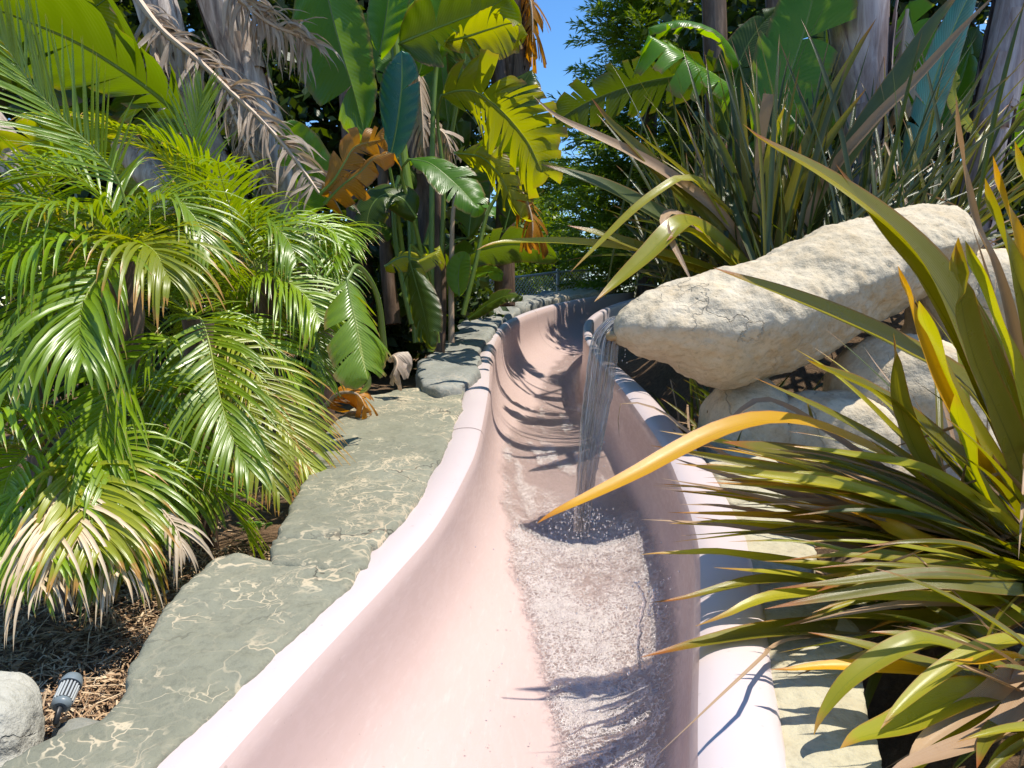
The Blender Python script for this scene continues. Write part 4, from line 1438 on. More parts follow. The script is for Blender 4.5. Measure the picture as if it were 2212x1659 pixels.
palm(P(560, 600, 4.3), 'feathery palm in front of the leaning grey trunks with finely striped arching fronds', [
    ([(490, 640), (495, 590), (515, 530), (550, 490), (590, 488), (622, 520), (640, 560)], 4.1, 3.9, G(ll=.42, lw=.018, mat='palm', droop=.75, pairs=44, fwd=(66, 40), start=.15)),
    ([(520, 640), (535, 612), (580, 598), (625, 612), (665, 645), (692, 695)], 4.0, 3.8, G(ll=.46, lw=.017, mat='palm', droop=.8, pairs=46, fwd=(68, 40), start=.1)),
    ([(560, 560), (600, 500), (660, 482), (710, 496), (748, 540)], 4.3, 4.2, G(ll=.34, lw=.016, mat='palm', droop=.7, pairs=46, fwd=(66, 35), start=.1)),
    ([(560, 570), (620, 540), (680, 550), (720, 590), (742, 650)], 4.3, 4.1, G(ll=.32, lw=.016, mat='palm', droop=.7, pairs=46, fwd=(66, 35), start=.1)),
    ([(420, 640), (415, 483), (413, 367), (420, 290), (438, 205)], 4.1, 4.0, G(ll=.42, lw=.015, mat='palm', droop=.12, pairs=36, fwd=(42, 18), start=.3, face=nrmz(np.array([0, -1, .3])))),
    ([(540, 580), (500, 500), (470, 450), (420, 430), (360, 450)], 4.2, 4.0, G(ll=.40, lw=.016, mat='palm', droop=.7, pairs=42, fwd=(62, 35), start=.1)),
    ([(570, 620), (630, 640), (670, 700), (695, 770), (705, 820)], 4.3, 4.2, G(ll=.34, lw=.016, mat='palm', droop=.6, pairs=46, fwd=(66, 28), start=.1)),
], 12, 23, Lr=(1.0, 1.5), ok=keep_left, lw=.017, el=(0, 75))
palm(P(120, 980, 2.75), 'low palm in the left foreground with yellowing and dried frond ends', [
    ([(110, 990), (60, 980), (20, 1030), (0, 1120), (-10, 1220)], 2.7, 2.3, G(ll=.34, lw=.019, mat='palm', droop=.7, pairs=38, fwd=(62, 25), start=.08)),
    ([(130, 990), (160, 1010), (185, 1060), (200, 1120), (215, 1180)], 2.6, 2.3, G(ll=.36, lw=.02, mat='palm_yellow', droop=.7, pairs=34, fwd=(60, 25), start=.08)),
    ([(120, 1000), (120, 1040), (118, 1100), (112, 1160), (108, 1200)], 2.55, 2.25, G(ll=.34, lw=.018, mat='palm', droop=.8, pairs=36, fwd=(60, 25), start=.08)),
    ([(150, 1030), (165, 1070), (170, 1110), (168, 1160)], 2.5, 2.3, G(ll=.36, lw=.013, mat='palm_dead', droop=1.0, pairs=15, fwd=(50, 25), start=.15, label='dried cream coloured frond')),
    ([(110, 1030), (100, 1080), (96, 1130), (98, 1180)], 2.45, 2.25, G(ll=.34, lw=.012, mat='palm_dead', droop=1.2, pairs=12, fwd=(40, 25), start=.2)),
    ([(130, 950), (60, 900), (0, 890), (-60, 920)], 2.7, 2.3, G(ll=.36, lw=.02, mat='palm', droop=.8, pairs=34, fwd=(60, 35), start=.1)),
    ([(140, 960), (210, 960), (260, 1020), (285, 1100), (290, 1180)], 2.7, 2.4, G(ll=.34, lw=.018, mat='palm', droop=.6, pairs=40, fwd=(60, 25), start=.08)),
    ([(40, 1080), (62, 1150), (76, 1210), (84, 1260)], 2.4, 2.2, G(ll=.32, lw=.011, mat='palm_dead', droop=1.3, pairs=8, fwd=(40, 25), start=.25)),
    ([(200, 1070), (236, 1140), (252, 1190), (258, 1230)], 2.5, 2.35, G(ll=.30, lw=.011, mat='palm_dead', droop=1.2, pairs=12, fwd=(40, 20), start=.2)),
    ([(60, 1040), (30, 1100), (20, 1170), (22, 1240)], 2.5, 2.25, G(ll=.34, lw=.017, mat='palm', droop=.9, pairs=30, fwd=(55, 25), start=.1)),
    ([(330, 1080), (305, 1130), (292, 1180), (288, 1220)], 2.7, 2.5, G(ll=.32, lw=.015, mat='palm_yellow', droop=.9, pairs=26, fwd=(55, 25), start=.1)),
    ([(180, 1040), (225, 1090), (245, 1150), (250, 1210)], 2.6, 2.4, G(ll=.34, lw=.016, mat='palm', droop=.9, pairs=32, fwd=(55, 25), start=.1)),
    ([(350, 1100), (380, 1140), (395, 1180)], 2.5, 2.45, G(ll=.2, lw=.011, mat='palm_dead', droop=.9, pairs=9, fwd=(40, 20), start=.1)),
], 6, 24, Lr=(.6, .9), ok=keep_left, lw=.018, el=(-5, 60))
palm(P(690, 560, 5.2), 'dark feathery palm at the back beside the giant leaf clump', [], 16, 25, Lr=(1.0, 1.5), lw=.018, el=(0, 80),
     ok=lambda C: all(uv_of(p)[0] < 760 and uv_of(p)[1] > 420 for p in C[::4]), mats=('palm',))
palm(P(60, 640, 4.2), 'shaded feathery palm at the back of the left edge', [], 14, 26, Lr=(1.0, 1.5), lw=.018, el=(0, 80),
     ok=lambda C: all(uv_of(p)[2] > 2.6 for p in C[::4]), mats=('palm',))


# ---- giant bird of paradise
def leaf_prof(t):
    return np.clip(np.sin(np.pi * np.clip(t, 0, 1) ** .82), 0, 1) ** .55


def giant_leaf(root, C, W, mat, face, tears=5, ang=66, droop=.25, seed=0, label=None, ragged=.3, stalk=None, stalk_mat='stalk', n=64, mcols=7, gap=.22, fold=.25, rib=.010, curl=0.0):
    r = np.random.default_rng(seed)
    C = cat(C, n)
    Lc = np.linalg.norm(np.diff(C, axis=0), axis=1).sum()
    T, S, N = frame(C, face)
    ti = np.linspace(0, 1, n)

    def at(A, t):
        t = np.clip(t, 0, 1)
        return np.stack([np.interp(t, ti, A[:, k]) for k in range(3)], -1)
    m = MB()
    sa, ca = math.sin(R(ang)), math.cos(R(ang))
    for sg in (-1, 1):
        nt_ = max(0, int(r.poisson(tears)))
        cuts = np.sort(np.concatenate([[0], r.uniform(.08, .95, nt_), [1]]))
        cuts = cuts[np.concatenate([[True], np.diff(cuts) > .02])]
        cuts[-1] = 1
        for a, b_ in zip(cuts[:-1], cuts[1:]):
            rows = max(3, int((b_ - a) * n) + 1)
            tt_ = np.linspace(a, b_, rows)
            u = np.linspace(0, 1, mcols)
            TT, UU = np.meshgrid(tt_, u, indexing='ij')
            torn = len(cuts) > 2
            g = gap * r.uniform(.2, 1) if torn else 0
            tm = (a + b_) / 2
            # torn strips narrow toward the margin
            Tm = tm + (TT - tm) * (1 - g * UU ** 1.5)
            B = at(C, TT)
            Sx, Tx, Nx = at(S, TT), at(T, TT), at(N, TT)
            hw = W / 2 * leaf_prof(TT) * (r.uniform(1 - ragged, 1.0) if torn else 1)
            if torn:
                hw = hw * (1 + r.normal(0, .010, rows)[:, None] * UU)
            dr = droop * r.uniform(.4, 1.5) if torn else droop
            rot = r.normal(0, .22) if torn else 0
            dist = hw * UU
            V = B + dist[..., None] * (Sx * sg * math.cos(fold)) + (dist * ca / sa)[..., None] * Tx
            V = V + (dist * math.sin(fold) - dr * W * UU ** 2 * .5 + curl * W * np.sin(UU * 3) * .1)[..., None] * Nx
            V = V + ((Tm - TT) * Lc)[..., None] * Tx + (dist * rot * UU)[..., None] * Tx
            V = V + np.array([0, 0, -1.0]) * (W * .18 * dr * UU ** 2)[..., None]
            wob = r.normal(0, .012 * W, 3)
            V = V + (UU ** 2)[..., None] * wob
            V = V + Nx * (np.sin(TT * 55 + sg) * UU * .0025 * W * 3)[..., None]
            m.grid(V, np.stack([.5 + sg * UU / 2, TT], -1))
    o = m.build('leaf', M[mat], root, root.location)
    if label:
        o['label'] = label
    m = MB()
    Cs = C
    if stalk is not None:
        Cs = np.vstack([cat(np.vstack([stalk, C[:1]]), 30)[:-1], C])
    rad = np.concatenate([np.full(len(Cs) - n, rib * 1.5), np.linspace(rib, rib * .25, n)])
    if len(Cs) > n:
        rad[:len(Cs) - n] = np.linspace(rib * 2.2, rib, len(Cs) - n)
    tube(m, Cs - np.vstack([np.zeros((len(Cs) - n, 3)), N * rib * .4]), rad, 7)
    s_o = m.build('stalk', M[stalk_mat], o)
    s_o.data.transform(__import__('mathutils').Matrix.Translation(-Vector(root.location)))
    return o


def sheath_trunk(root, C, rad, mat, seed, strips=26, label=None):
    """trunk wrapped in old leaf bases whose torn tips stand off it"""
    r = np.random.default_rng(seed)
    C = cat(C, 50)
    m = MB()
    rad = np.interp(np.linspace(0, 1, 50), np.linspace(0, 1, len(rad)), rad)
    tube(m, C, rad * .9, 18)
    T = nrmz(np.gradient(C, axis=0))
    ref = np.array([1, .1, 0.0])
    S = nrmz(np.cross(T, ref))
    N = np.cross(S, T)
    for k in range(strips):
        i0 = int(r.integers(0, 34))
        ln = int(r.integers(10, 16))
        a0 = r.uniform(0, 6.28)
        wd = r.uniform(.4, 1.0)
        V = []
        for j in range(12):
            q = j / 11
            i = min(49, int(i0 + q * ln))
            row = []
            off = 1 + .04 + .5 * max(0, q - .6) ** 1.5 * r.uniform(.6, 1.2)
            for c in np.linspace(-1, 1, 5):
                a = a0 + c * wd * (1 - .75 * q) + .25 * q * math.sin(k)
                row.append(C[i] + rad[i] * (off + .03 * (1 - abs(c))) * (math.cos(a) * S[i] + math.sin(a) * N[i]))
            V.append(row)
        V = np.array(V)
        m.grid(V, np.zeros(V.shape[:2] + (2,)))
    o = m.build('trunk', M[mat], root, root.location)
    if label:
        o['label'] = label
    return o


def crown_leaves(root, top, nleaf, seed, W=.55, L=1.5, pet=1.1, mats=('banana', 'banana_dark'), el=(25, 80), az=(-100, 100)):
    r = np.random.default_rng(seed)
    for k in range(nleaf):
        a = R(r.uniform(*az))
        e = R(r.uniform(*el))
        tot = pet * r.uniform(.8, 1.2) + L * r.uniform(.8, 1.15)
        C = arc(np.asarray(top) + r.normal(0, .08, 3), a, e, tot, r.uniform(.5, 1.4), 30)
        cut = 12
        out = np.array([math.sin(a), math.cos(a), 0])
        giant_leaf(root, C[cut:], W * r.uniform(.8, 1.15), mats[int(r.integers(len(mats)))], nrmz(np.array([0, 0, 1.0]) - out * .3 + r.normal(0, .15, 3)), tears=r.uniform(2, 9), seed=seed * 31 + k,
                   stalk=C[:cut:3], rib=.014, n=40, mcols=5)


def dead_leaf(root, C, W, seed, droop=1.2, mat='banana_dead', tears=22, label=None, face=None, gap=.5, rib=.016):
    C = np.asarray(C)
    if tears >= 26:
        # blade split to narrow curling ribbons along both sides of the rib
        r = np.random.default_rng(seed)
        Cc = cat(C, 60)
        T, S, N = frame(Cc, view_face(C, .3) if face is None else face)
        m = MB()
        for sg in (-1, 1):
            for k in range(int(tears * 1.5)):
                i = int(r.uniform(3, 58))
                L = W * r.uniform(.28, .62)
                d = nrmz(S[i] * sg + T[i] * r.uniform(.2, .9) + N[i] * r.normal(0, .35))
                pts = [Cc[i]]
                for j in range(9):
                    d = nrmz(d + np.array([0, 0, -1.0]) * .16 * droop * r.uniform(.4, 1.6) + r.normal(0, .10, 3))
                    pts.append(pts[-1] + d * L / 9)
                blade(m, np.array(pts), r.uniform(.010, .036), nrmz(N[i] + r.normal(0, .5, 3)), r.uniform(.1, .8), np.linspace(0, r.normal(0, 1.2), 10), lambda t: (.8 + .2 * np.sin(t * 3)) * (1 - t ** 3) + .05)
        o = m.build('leaf', M[mat], root, root.location)
        if label:
            o['label'] = label
        m = MB()
        tube(m, Cc, np.linspace(rib * 1.5, rib * .6, 60), 7)
        s_o = m.build('stalk', M['stalk_dead'], o)
        s_o.data.transform(__import__('mathutils').Matrix.Translation(-Vector(root.location)))
        return o
    return giant_leaf(root, C, W, mat, view_face(C, .3) if face is None else face, tears=tears, ang=55, droop=droop, seed=seed, ragged=.6, stalk_mat='stalk_dead', gap=gap, fold=-.2, rib=rib, label=label)


GB = 'giant bird of paradise clumps'
# left clump: two leaning grey trunks
b0 = P(560, 700, 5.3)
b0[2] = ground_z(b0[0], b0[1])
bl = thing('bird_of_paradise', 'left giant bird of paradise with two leaning grey trunks and hanging dead leaves', 'plant', b0, GB)
ta = px([(560, 640), (500, 450), (430, 280), (372, 120), (318, -60), (270, -220)], 5.2, 4.9)
tb = px([(680, 640), (622, 430), (562, 250), (505, 90), (455, -60), (410, -220)], 5.5, 5.2)
sheath_trunk(bl, ta, [.13, .12, .12, .13, .15], 'trunk_grey', 1, 34)
sheath_trunk(bl, tb, [.15, .14, .14, .16, .17], 'trunk_grey', 2, 34)
crown_leaves(bl, ta[-1], 3, 51)
crown_leaves(bl, tb[-1], 2, 52)
dead_leaf(bl, px([(285, -20), (350, 65), (433, 135), (500, 200), (567, 262), (630, 335), (690, 418)], 4.8, 4.6), .62, 61, .9, tears=46, label='long tan dead leaf lying down along the trunks', gap=.6)
dead_leaf(bl, px([(480, -40), (540, 20), (590, 55), (640, 75), (670, 100)], 5.0, 5.3), .6, 62, 1.3, tears=40, gap=.75, label='shredded white dead leaf hanging between the trunks and the broad green leaf')
dead_leaf(bl, px([(330, 100), (360, 200), (400, 300), (440, 380)], 4.9, 4.8), .34, 63, 1.0, tears=30, gap=.75)
dead_leaf(bl, px([(470, 150), (500, 240), (540, 330), (590, 420)], 5.1, 5.0), .34, 64, 1.0, tears=30, gap=.75)
giant_leaf(bl, px([(-60, 0), (60, 45), (187, 102), (320, 190), (400, 260)], 3.9, 4.5)[::-1], .95, 'banana_dark', nrmz(np.array([.1, .62, .75])), 7, seed=70, droop=.2, rib=.016, label='huge olive leaf seen from below at the top left')
giant_leaf(bl, px([(-40, 150), (40, 120), (140, 60), (240, -10)], 4.6, 4.6), .8, 'banana_dark', nrmz(np.array([.1, .7, .7])), 6, seed=71, rib=.014)
giant_leaf(bl, px([(420, 300), (350, 240), (260, 170), (150, 150), (30, 200)], 5.2, 4.7), .7, 'banana_dark', nrmz(np.array([-.1, .75, .6])), 9, seed=72, rib=.014)
giant_leaf(bl, px([(330, 420), (270, 330), (200, 290), (100, 300), (0, 330)], 5.4, 5.0), .6, 'banana_yellow', nrmz(np.array([.1, .75, .6])), 8, seed=73, rib=.012)
giant_leaf(bl, px([(640, 470), (667, 400), (650, 340), (630, 295), (618, 262)], 5.0, 4.8), .36, 'banana', nrmz(np.array([.2, -1, .35])), 2, seed=74, rib=.010, droop=.1)
giant_leaf(bl, px([(690, 420), (720, 390), (745, 350), (770, 315), (830, 300)], 4.6, 4.5), .34, 'banana_rust', nrmz(np.array([-.4, -.8, -.45])), 12, seed=75, rib=.012, droop=.5, gap=.5, label='rust coloured dying leaf with a curled tip')
giant_leaf(bl, px([(700, 440), (740, 400), (780, 370), (810, 340), (852, 330)], 4.6, 4.4), .24, 'banana_rust', nrmz(np.array([.1, -1, .5])), 8, seed=76, rib=.012, droop=.7, gap=.5)
for k, q in enumerate([[(100, 480), (60, 400), (10, 310), (-30, 250)], [(400, 480), (370, 420), (320, 370), (270, 310)]]):
    m = MB()
    C = cat(px(q, 5.0, 5.2), 20)
    tube(m, C, np.linspace(.13, .10, 20), 12)
    m.build('trunk', M['trunk_grey'], bl, bl.location)

# centre clump
b0 = P(930, 740, 7.0)
b0[2] = ground_z(b0[0], b0[1])
bc = thing('bird_of_paradise', 'central giant bird of paradise clump with upright stalks and torn yellow green leaves', 'plant', b0, GB)
# big hanging leaf
giant_leaf(bc, px([(688, -140), (706, -20), (738, 110), (765, 200), (790, 300)], 5.9, 5.6), .86, 'banana', nrmz(np.array([-.30, -.88, -.30])), 2, seed=80, droop=.15, rib=.014, label='broad bright green leaf hanging at the top')
giant_leaf(bc, px([(840, 352), (852, 300), (862, 240), (868, 180), (868, 108)], 5.8, 5.7), .46, 'banana_sky', nrmz(np.array([-.25, -1, .5])), 2, seed=81, droop=.1, rib=.012, label='leaf coloured blue green for the sky it mirrors',
           stalk=px([(880, 640), (862, 480)], 6.3, 6.0))
giant_leaf(bc, px([(883, 343), (930, 354), (985, 398), (1016, 430), (1034, 452)], 5.5, 5.3), .40, 'banana', nrmz(np.array([.15, -.8, .6])), 3, seed=82, droop=.2, rib=.010, label='small torn green leaf in full sun, low in the clump',
           stalk=px([(930, 640), (900, 500), (868, 380)], 6.2, 5.8))
giant_leaf(bc, px([(953, 207), (985, 197), (1030, 200), (1087, 243), (1137, 302), (1160, 345), (1172, 372)], 6.0, 5.7), .95, 'banana_yellow', nrmz(np.array([-.5, -.75, -.45])), 30, seed=83, droop=.3, rib=.012, ragged=.3, gap=.25,
           label='deeply torn yellow leaf, widest of the clump', stalk=px([(950, 640), (958, 400), (945, 260)], 6.4, 6.2))
giant_leaf(bc, px([(860, 95), (920, 70), (985, 45), (1050, 20), (1100, -10)], 6.0, 6.0), .75, 'banana_dark', nrmz(np.array([.1, .8, .5])), 4, seed=84, droop=.25, rib=.012)
giant_leaf(bc, px([(960, 90), (1010, 78), (1060, 62), (1110, 50), (1140, 75)], 5.9, 5.7), .40, 'banana_yellow', nrmz(np.array([.1, .6, .7])), 12, seed=85, droop=.5, rib=.012, gap=.4)
giant_leaf(bc, px([(820, 120), (830, 60), (840, -10), (850, -100)], 6.2, 6.2), .55, 'banana', nrmz(np.array([-.5, -.85, -.25])), 2, seed=86, droop=.15, rib=.012)
giant_leaf(bc, px([(905, 160), (925, 90), (950, 20), (970, -60)], 6.3, 6.3), .6, 'banana', nrmz(np.array([-.45, -.8, -.4])), 3, seed=87, droop=.2, rib=.012)
giant_leaf(bc, px([(1080, 330), (1085, 290), (1100, 240), (1125, 190), (1150, 150)], 6.7, 6.7), .5, 'banana_dark', nrmz(np.array([-.5, -.8, -.3])), 5, seed=88, rib=.012)
giant_leaf(bc, px([(1010, 380), (1050, 345), (1095, 330), (1140, 350), (1160, 420)], 6.4, 6.2), .45, 'banana_dark', nrmz(np.array([.2, .8, .5])), 8, seed=89, rib=.010)
giant_leaf(bc, px([(980, 330), (1040, 340), (1080, 380), (1100, 420), (1125, 470)], 6.1, 6.0), .36, 'banana_yellow', nrmz(np.array([-.5, -.75, -.4])), 16, seed=90, rib=.010, droop=.8, gap=.5)
giant_leaf(bc, px([(750, 603), (757, 650), (768, 700), (780, 760), (795, 822)], 3.75, 3.6), .40, 'banana_lime', nrmz(np.array([.45, -.55, .7])), 6, seed=91, droop=.35, rib=.010, gap=.35, label='sunlit yellow green torn leaf hanging low over the slab',
           stalk=px([(830, 760), (815, 640), (775, 575)], 4.4, 3.9))
giant_leaf(bc, px([(884, 560), (898, 610), (912, 660), (922, 705), (930, 748)], 5.4, 5.2), .34, 'banana_dark', nrmz(np.array([-.4, -.9, -.25])), 5, seed=92, droop=.3, rib=.010, label='dark olive leaf hanging straight down with a brown tip',
           stalk=px([(945, 740), (930, 600), (890, 530)], 5.8, 5.5))
giant_leaf(bc, px([(830, 575), (870, 555), (905, 560), (940, 545), (950, 530)], 5.5, 5.6), .25, 'banana_yellow', nrmz(np.array([-.1, -.8, .6])), 9, seed=93, droop=.6, rib=.010, gap=.4)
giant_leaf(bc, px([(992, 640), (990, 600), (994, 570), (1008, 545)], 6.2, 6.2), .22, 'banana', nrmz(np.array([-.1, -.9, .5])), 1, seed=94, droop=.1, rib=.008)
giant_leaf(bc, px([(940, 640), (1000, 560), (1060, 535), (1130, 530), (1210, 560)], 7.0, 6.8), .40, 'banana_dark', nrmz(np.array([.1, .8, .5])), 3, seed=95, droop=.2, rib=.010)
giant_leaf(bc, px([(900, 470), (870, 430), (830, 420), (800, 450), (790, 510)], 5.9, 5.7), .42, 'banana_dark', nrmz(np.array([-.1, -.7, .7])), 3, seed=96, rib=.010)
giant_leaf(bc, px([(1010, 690), (1050, 660), (1090, 640), (1130, 640)], 6.6, 6.4), .26, 'banana_dark', nrmz(np.array([.1, -.6, .8])), 2, seed=97, rib=.008)
dead_leaf(bc, px([(1120, 400), (1140, 440), (1150, 480), (1150, 520)], 6.2, 6.1), .30, 65, 1.2, tears=14, mat='banana_rust')
dead_leaf(bc, px([(895, 120), (905, 180), (912, 250), (915, 320)], 6.6, 6.5), .40, 66, 1.2, tears=16)
dead_leaf(bc, px([(900, 250), (930, 270), (960, 290), (975, 330)], 6.7, 6.6), .30, 67, 1.2, tears=16)
dead_leaf(bc, px([(840, 780), (850, 770), (858, 785), (850, 810)], 4.8, 4.7), .18, 68, .8, tears=4)
dead_leaf(bc, px([(700, 880), (730, 850), (770, 850), (790, 880)], 4.4, 4.2), .22, 69, .8, tears=8, mat='banana_rust')
for k, (q, d, ra, mt) in enumerate([
    ([(930, 760), (932, 560), (934, 333), (938, 200), (956, 0), (968, -120)], 6.2, .022, 'stalk'),
    ([(945, 760), (950, 640), (948, 520), (944, 400), (930, 320)], 6.4, .055, 'trunk_brown'),
    ([(975, 740), (975, 600), (978, 470), (985, 420)], 6.3, .022, 'stalk_dead'),
    ([(905, 740), (895, 600), (890, 470), (870, 330), (860, 180), (850, 60), (845, -60)], 6.5, .045, 'stalk'),
    ([(890, 700), (860, 560), (850, 440), (862, 380)], 6.2, .022, 'stalk'),
    ([(1090, 660), (1090, 520), (1092, 430), (1088, 310), (1080, 200), (1070, 60), (1060, -80)], 7.2, .085, 'trunk_brown'),
    ([(1000, 680), (1025, 580), (1050, 470), (1075, 420)], 6.6, .020, 'stalk'),
    ([(850, 700), (835, 560), (830, 420), (820, 300)], 6.8, .06, 'trunk_brown'),
    ([(915, 740), (920, 600), (925, 480), (905, 360), (900, 240), (905, 100), (900, -60)], 7.2, .09, 'trunk_brown'),
    ([(790, 700), (775, 500), (760, 300), (745, 100), (735, -60)], 7.4, .10, 'trunk_brown'),
]):
    m = MB()
    C = cat(px(q, d), 40)
    tube(m, C, np.linspace(ra * 1.25, ra * .8, 40), 10)
    m.build('trunk' if 'trunk' in mt else 'stalk', M[mt], bc, bc.location)
topc = P(1060, -120, 7.2)
crown_leaves(bc, topc, 6, 53)
crown_leaves(bc, P(900, -120, 7.2), 4, 54)
crown_leaves(bc, P(735, -120, 7.4), 3, 55)
sheath_trunk(bc, px([(1100, 420), (1108, 250), (1110, 100), (1098, -10), (1085, -140)], 7.4, 7.2), [.07, .09, .15, .22, .24], 'trunk_brown', 6, 30, 'brown fibrous trunk beside the strip of sky')
dead_leaf(bc, px([(1130, -40), (1145, 0), (1150, 40), (1150, 90)], 7.0, 7.0), .40, 77, 1.5, tears=20, mat='banana_rust')
r_ = np.random.default_rng(92)
for k in range(9):
    x, y, d = r_.uniform(820, 1090), r_.uniform(60, 420), r_.uniform(6.8, 7.6)
    lean = r_.normal(0, 60)
    h_ = r_.uniform(150, 260)
    giant_leaf(bc, px([(x, y + h_ / 2), (x + lean * .3, y + h_ / 6), (x + lean * .7, y - h_ / 4), (x + lean * 1.3, y - h_ / 2)], d), r_.uniform(.4, .6), ['banana', 'banana_dark', 'banana_dark'][k % 3],
               nrmz(np.array([r_.normal(-.4, .35), -.85, -.3])), 3 + k % 4, seed=400 + k, rib=.010, n=40, mcols=5, stalk=px([(930 + r_.normal(0, 40), 640), ((930 + x) / 2, (640 + y) / 2)], d + .1))
# understorey leaves low in the clump
r_ = np.random.default_rng(91)
for k in range(16):
    x = r_.uniform(800, 1090)
    y = r_.uniform(380, 700)
    d = r_.uniform(6.6, 7.8)
    a = r_.uniform(-1.4, 1.4)
    C = arc(P(x, y, d), a + math.pi * (r_.random() < .5), R(r_.uniform(10, 70)), r_.uniform(.5, .9), 1.1, 20)
    giant_leaf(bc, C, r_.uniform(.22, .4), ['banana_dark', 'banana', 'banana_dark'][k % 3], nrmz(np.array([r_.normal(0, .3), -.6, .8])), 4, seed=300 + k, rib=.008, n=30, mcols=4)

# right clump behind the flax
b0 = P(1840, 640, 6.6)
b0[2] = ground_z(b0[0], b0[1])
br = thing('bird_of_paradise', 'right giant bird of paradise with a pale lilac grey trunk above the flax', 'plant', b0, GB)
sheath_trunk(br, px([(1850, 700), (1862, 420), (1868, 260), (1862, 120), (1856, 0), (1850, -160)], 6.5, 6.3), [.06, .07, .11, .21, .26, .27], 'trunk_lilac', 3, 30)
sheath_trunk(br, px([(2090, 600), (2130, 330), (2165, 150), (2200, 0), (2230, -150)], 6.6, 6.4), [.16, .16, .18, .2], 'trunk_lilac', 4, 26)
giant_leaf(br, px([(1190, 268), (1270, 220), (1375, 182), (1475, 163), (1590, 150)], 6.9, 6.6)[::-1], .62, 'banana_dark', nrmz(np.array([-.3, -.85, -.4])), 12, seed=101, droop=.15, rib=.012, gap=.25, label='long torn leaf stretching left toward the conifers')
giant_leaf(br, px([(1590, 190), (1555, 170), (1510, 140), (1460, 105), (1400, 75)], 6.2, 6.0), .62, 'banana', nrmz(np.array([-.1, -.55, .8])), 5, seed=102, droop=.7, rib=.012, label='sun-bleached folded leaf glowing against the conifers')
giant_leaf(br, px([(1600, 140), (1570, 90), (1530, 60), (1470, 45), (1400, 60)], 6.3, 6.1), .45, 'banana', nrmz(np.array([-.1, -.4, .9])), 4, seed=103, droop=.4, rib=.012)
giant_leaf(br, px([(1640, 320), (1690, 200), (1730, 90), (1760, -20), (1790, -140)], 6.3, 6.1), .80, 'banana', nrmz(np.array([-.3, -.9, -.3])), 3, seed=104, droop=.15, rib=.014, label='broad shaded leaf left of the lilac trunk')
giant_leaf(br, px([(1570, 300), (1580, 220), (1600, 130), (1640, 60), (1690, 10)], 6.5, 6.4), .55, 'banana_dark', nrmz(np.array([-.5, -.8, -.35])), 3, seed=105, rib=.012)
giant_leaf(br, px([(2040, 300), (2060, 220), (2085, 150), (2100, 90)], 6.9, 6.8), .4, 'banana', nrmz(np.array([.2, -.8, .5])), 3, seed=106, rib=.012)
giant_leaf(br, px([(2120, 300), (2080, 250), (2060, 200), (2066, 150)], 6.3, 6.2), .26, 'banana_yellow', nrmz(np.array([.2, -.8, .5])), 8, seed=107, rib=.010)
giant_leaf(br, px([(1960, 420), (1980, 320), (2010, 200), (2060, 60), (2120, -60)], 6.2, 6.0), .36, 'banana_sky', nrmz(np.array([.3, -1, .2])), 1, seed=108, rib=.012)
dead_leaf(br, px([(1960, 20), (1950, 100), (1945, 180), (1930, 250)], 6.6, 6.5), .4, 110, 1.0, tears=16)
r_ = np.random.default_rng(93)
for k in range(7):
    x, y, d = [1580, 1660, 1720, 1780, 1980, 2060, 2190][k], r_.uniform(60, 260), r_.uniform(6.8, 7.6)
    lean = r_.normal(0, 70)
    h_ = r_.uniform(220, 340)
    giant_leaf(br, px([(x, y + h_ / 2), (x + lean * .3, y + h_ / 6), (x + lean * .7, y - h_ / 4), (x + lean * 1.3, y - h_ / 2)], d), r_.uniform(.45, .7), ['banana', 'banana_dark'][k % 2],
               nrmz(np.array([r_.normal(-.4, .35), -.85, -.3])), 3 + k % 4, seed=430 + k, rib=.010, n=40, mcols=5)
crown_leaves(br, P(1850, -200, 6.3), 7, 56, az=(-60, 120))
crown_leaves(br, P(2230, -160, 6.4), 7, 57)
for k, (q, d, ra) in enumerate([([(1540, 640), (1550, 300), (1545, 100), (1540, -60)], 7.4, .12), ([(1700, 640), (1690, 300), (1680, 0), (1670, -100)], 7.6, .12)]):
    m = MB()
    tube(m, cat(px(q, d), 30), ra, 12)
    m.build('trunk', M['trunk_brown'], br, br.location)
crown_leaves(br, P(1540, -120, 7.4), 5, 58, az=(-40, 130))
crown_leaves(br, P(1670, -140, 7.6), 6, 59)

